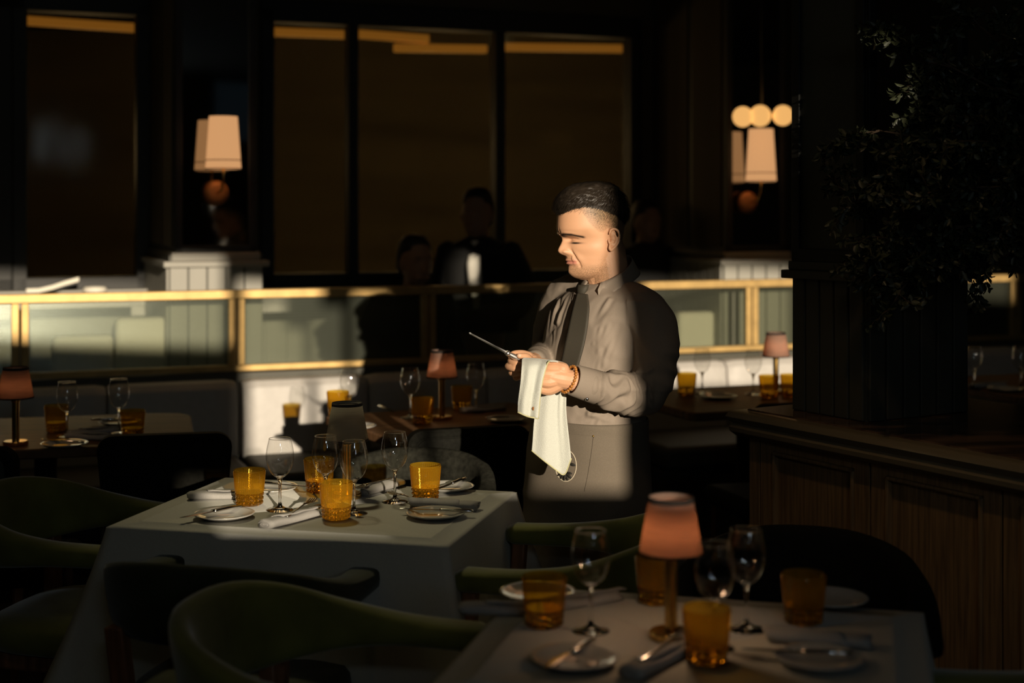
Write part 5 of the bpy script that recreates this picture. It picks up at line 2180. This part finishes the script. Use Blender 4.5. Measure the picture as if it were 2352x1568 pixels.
# ------------------------------------------------------------------ guests beyond the screen
def guest(name_label, hx_, hy_, D, s, suit, hairc, yaw, lean, shirt_c=None):
    """seated figure: head centre pixel, scale"""
    base = P(hx_, hy_, D)
    t = thing('person', name_label, 'person', (base.x, base.y, 0), yaw)
    hz = base.z
    mb = MB()
    rings = []
    for z, w, d, c in ((.125, .01, .01, -.01), (.115, .045, .055, -.01), (.085, .068, .083, -.008), (.04, .076, .095, -.004), (0, .075, .096, 0), (-.04, .07, .092, .003), (-.075, .058, .078, .012), (-.10, .042, .055, .022), (-.12, .02, .03, .03)):
        rings.append([(w * s * math.cos(2 * PI * j / 28), (-c - d * math.sin(2 * PI * j / 28)) * s, hz + z * s) for j in range(28)])
    mb.loft(rings)
    mb.limb([(0, -.09 * s, hz - .0 * s), (0, -.108 * s, hz - .03 * s), (0, -.112 * s, hz - .045 * s)], [.010 * s, .013 * s, .014 * s], 10, 3)
    mb.limb([(-.03 * s, -.088 * s, hz - .078 * s), (.03 * s, -.088 * s, hz - .078 * s)], [.008 * s, .008 * s], 8, 2)
    for q in (-1, 1):
        mb.ball((q * .078 * s, .0, hz - .01 * s), (.010 * s, .020 * s, .032 * s), 10, 8)
        mb.ball((q * .032 * s, -.084 * s, hz + .012 * s), (.014 * s, .010 * s, .009 * s), 10, 6)
        mb.limb([(q * .045 * s, -.092 * s, hz + .032 * s), (q * .015 * s, -.096 * s, hz + .030 * s)], [.007 * s, .007 * s], 8, 2)
    by = lean
    mb.limb([(0, .01, hz - .06 * s), (0, .02 + by * .3, hz - .17 * s), (0, .04 + by, hz - .45 * s), (0, .04 + by, hz - .7)], [.052 * s, .06 * s, .12 * s, .12 * s], 18, 4)
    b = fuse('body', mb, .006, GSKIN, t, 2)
    hb = MB()
    rings = []
    for z, w, d, c in ((.142, .01, .01, -.02), (.135, .05, .06, -.018), (.10, .077, .092, -.016), (.06, .084, .104, -.018), (.02, .083, .095, -.03), (-.03, .078, .075, -.048), (-.06, .06, .05, -.06)):
        rings.append([(w * s * math.cos(2 * PI * j / 28), (-c - d * math.sin(2 * PI * j / 28) * (1 if math.sin(2 * PI * j / 28) < 0 else (.9 if z > .055 else .25))) * s, hz + z * s) for j in range(28)])
    obj('hair', hb.loft(rings), hairc, t)
    jb = MB()
    rings = []
    for z, w, d, c in ((-.115, .062, .062, .02), (-.135, .10, .08, .03), (-.165, .17, .11, .04), (-.20, .205, .125, .05), (-.28, .215, .13, .05 + by * .5), (-.42, .20, .13, .05 + by), (-.62, .19, .14, .05 + by)):
        rings.append([(w * s * math.cos(2 * PI * j / 32), c + d * s * math.sin(2 * PI * j / 32), hz + z * s) for j in range(32)])
    jb.loft(rings)
    for q in (-1, 1):
        jb.limb([(q * .17 * s, .05, hz - .20 * s), (q * .235 * s, .03 + by, hz - .38 * s), (q * .215 * s, -.10 + by, hz - .50 * s), (q * .08 * s, -.26 + by, hz - .50 * s)], [.062 * s, .056 * s, .048 * s, .04 * s], 14, 5)
    jo = fuse('jacket', jb, .009, suit, t, 3)
    if shirt_c:
        G = []
        for i in range(10):
            k = i / 9
            z = -.135 - .36 * k
            w = .018 + .022 * math.sin(PI * min(1, k * 1.1))
            yy = .03 - .085 - .055 * min(1, k * 3) + by * k
            G.append([((x - .25 * 0) * w, yy - .012 + .01 * abs(x), hz + z * s) for x in (-1, -.5, 0, .5, 1)])
        obj('shirt_front', MB().grid(G), shirt_c, t, solid=.004)
    return t


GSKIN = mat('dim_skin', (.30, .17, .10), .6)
suitm = mat('black_suit_cloth', (.010, .010, .009), .9, nscale=200, namt=.2)
whitem = mat('white_shirt_cloth', (.72, .69, .60), .8, nscale=200, namt=.05)
dhair = mat('dark_guest_hair', (.008, .007, .006), .6)
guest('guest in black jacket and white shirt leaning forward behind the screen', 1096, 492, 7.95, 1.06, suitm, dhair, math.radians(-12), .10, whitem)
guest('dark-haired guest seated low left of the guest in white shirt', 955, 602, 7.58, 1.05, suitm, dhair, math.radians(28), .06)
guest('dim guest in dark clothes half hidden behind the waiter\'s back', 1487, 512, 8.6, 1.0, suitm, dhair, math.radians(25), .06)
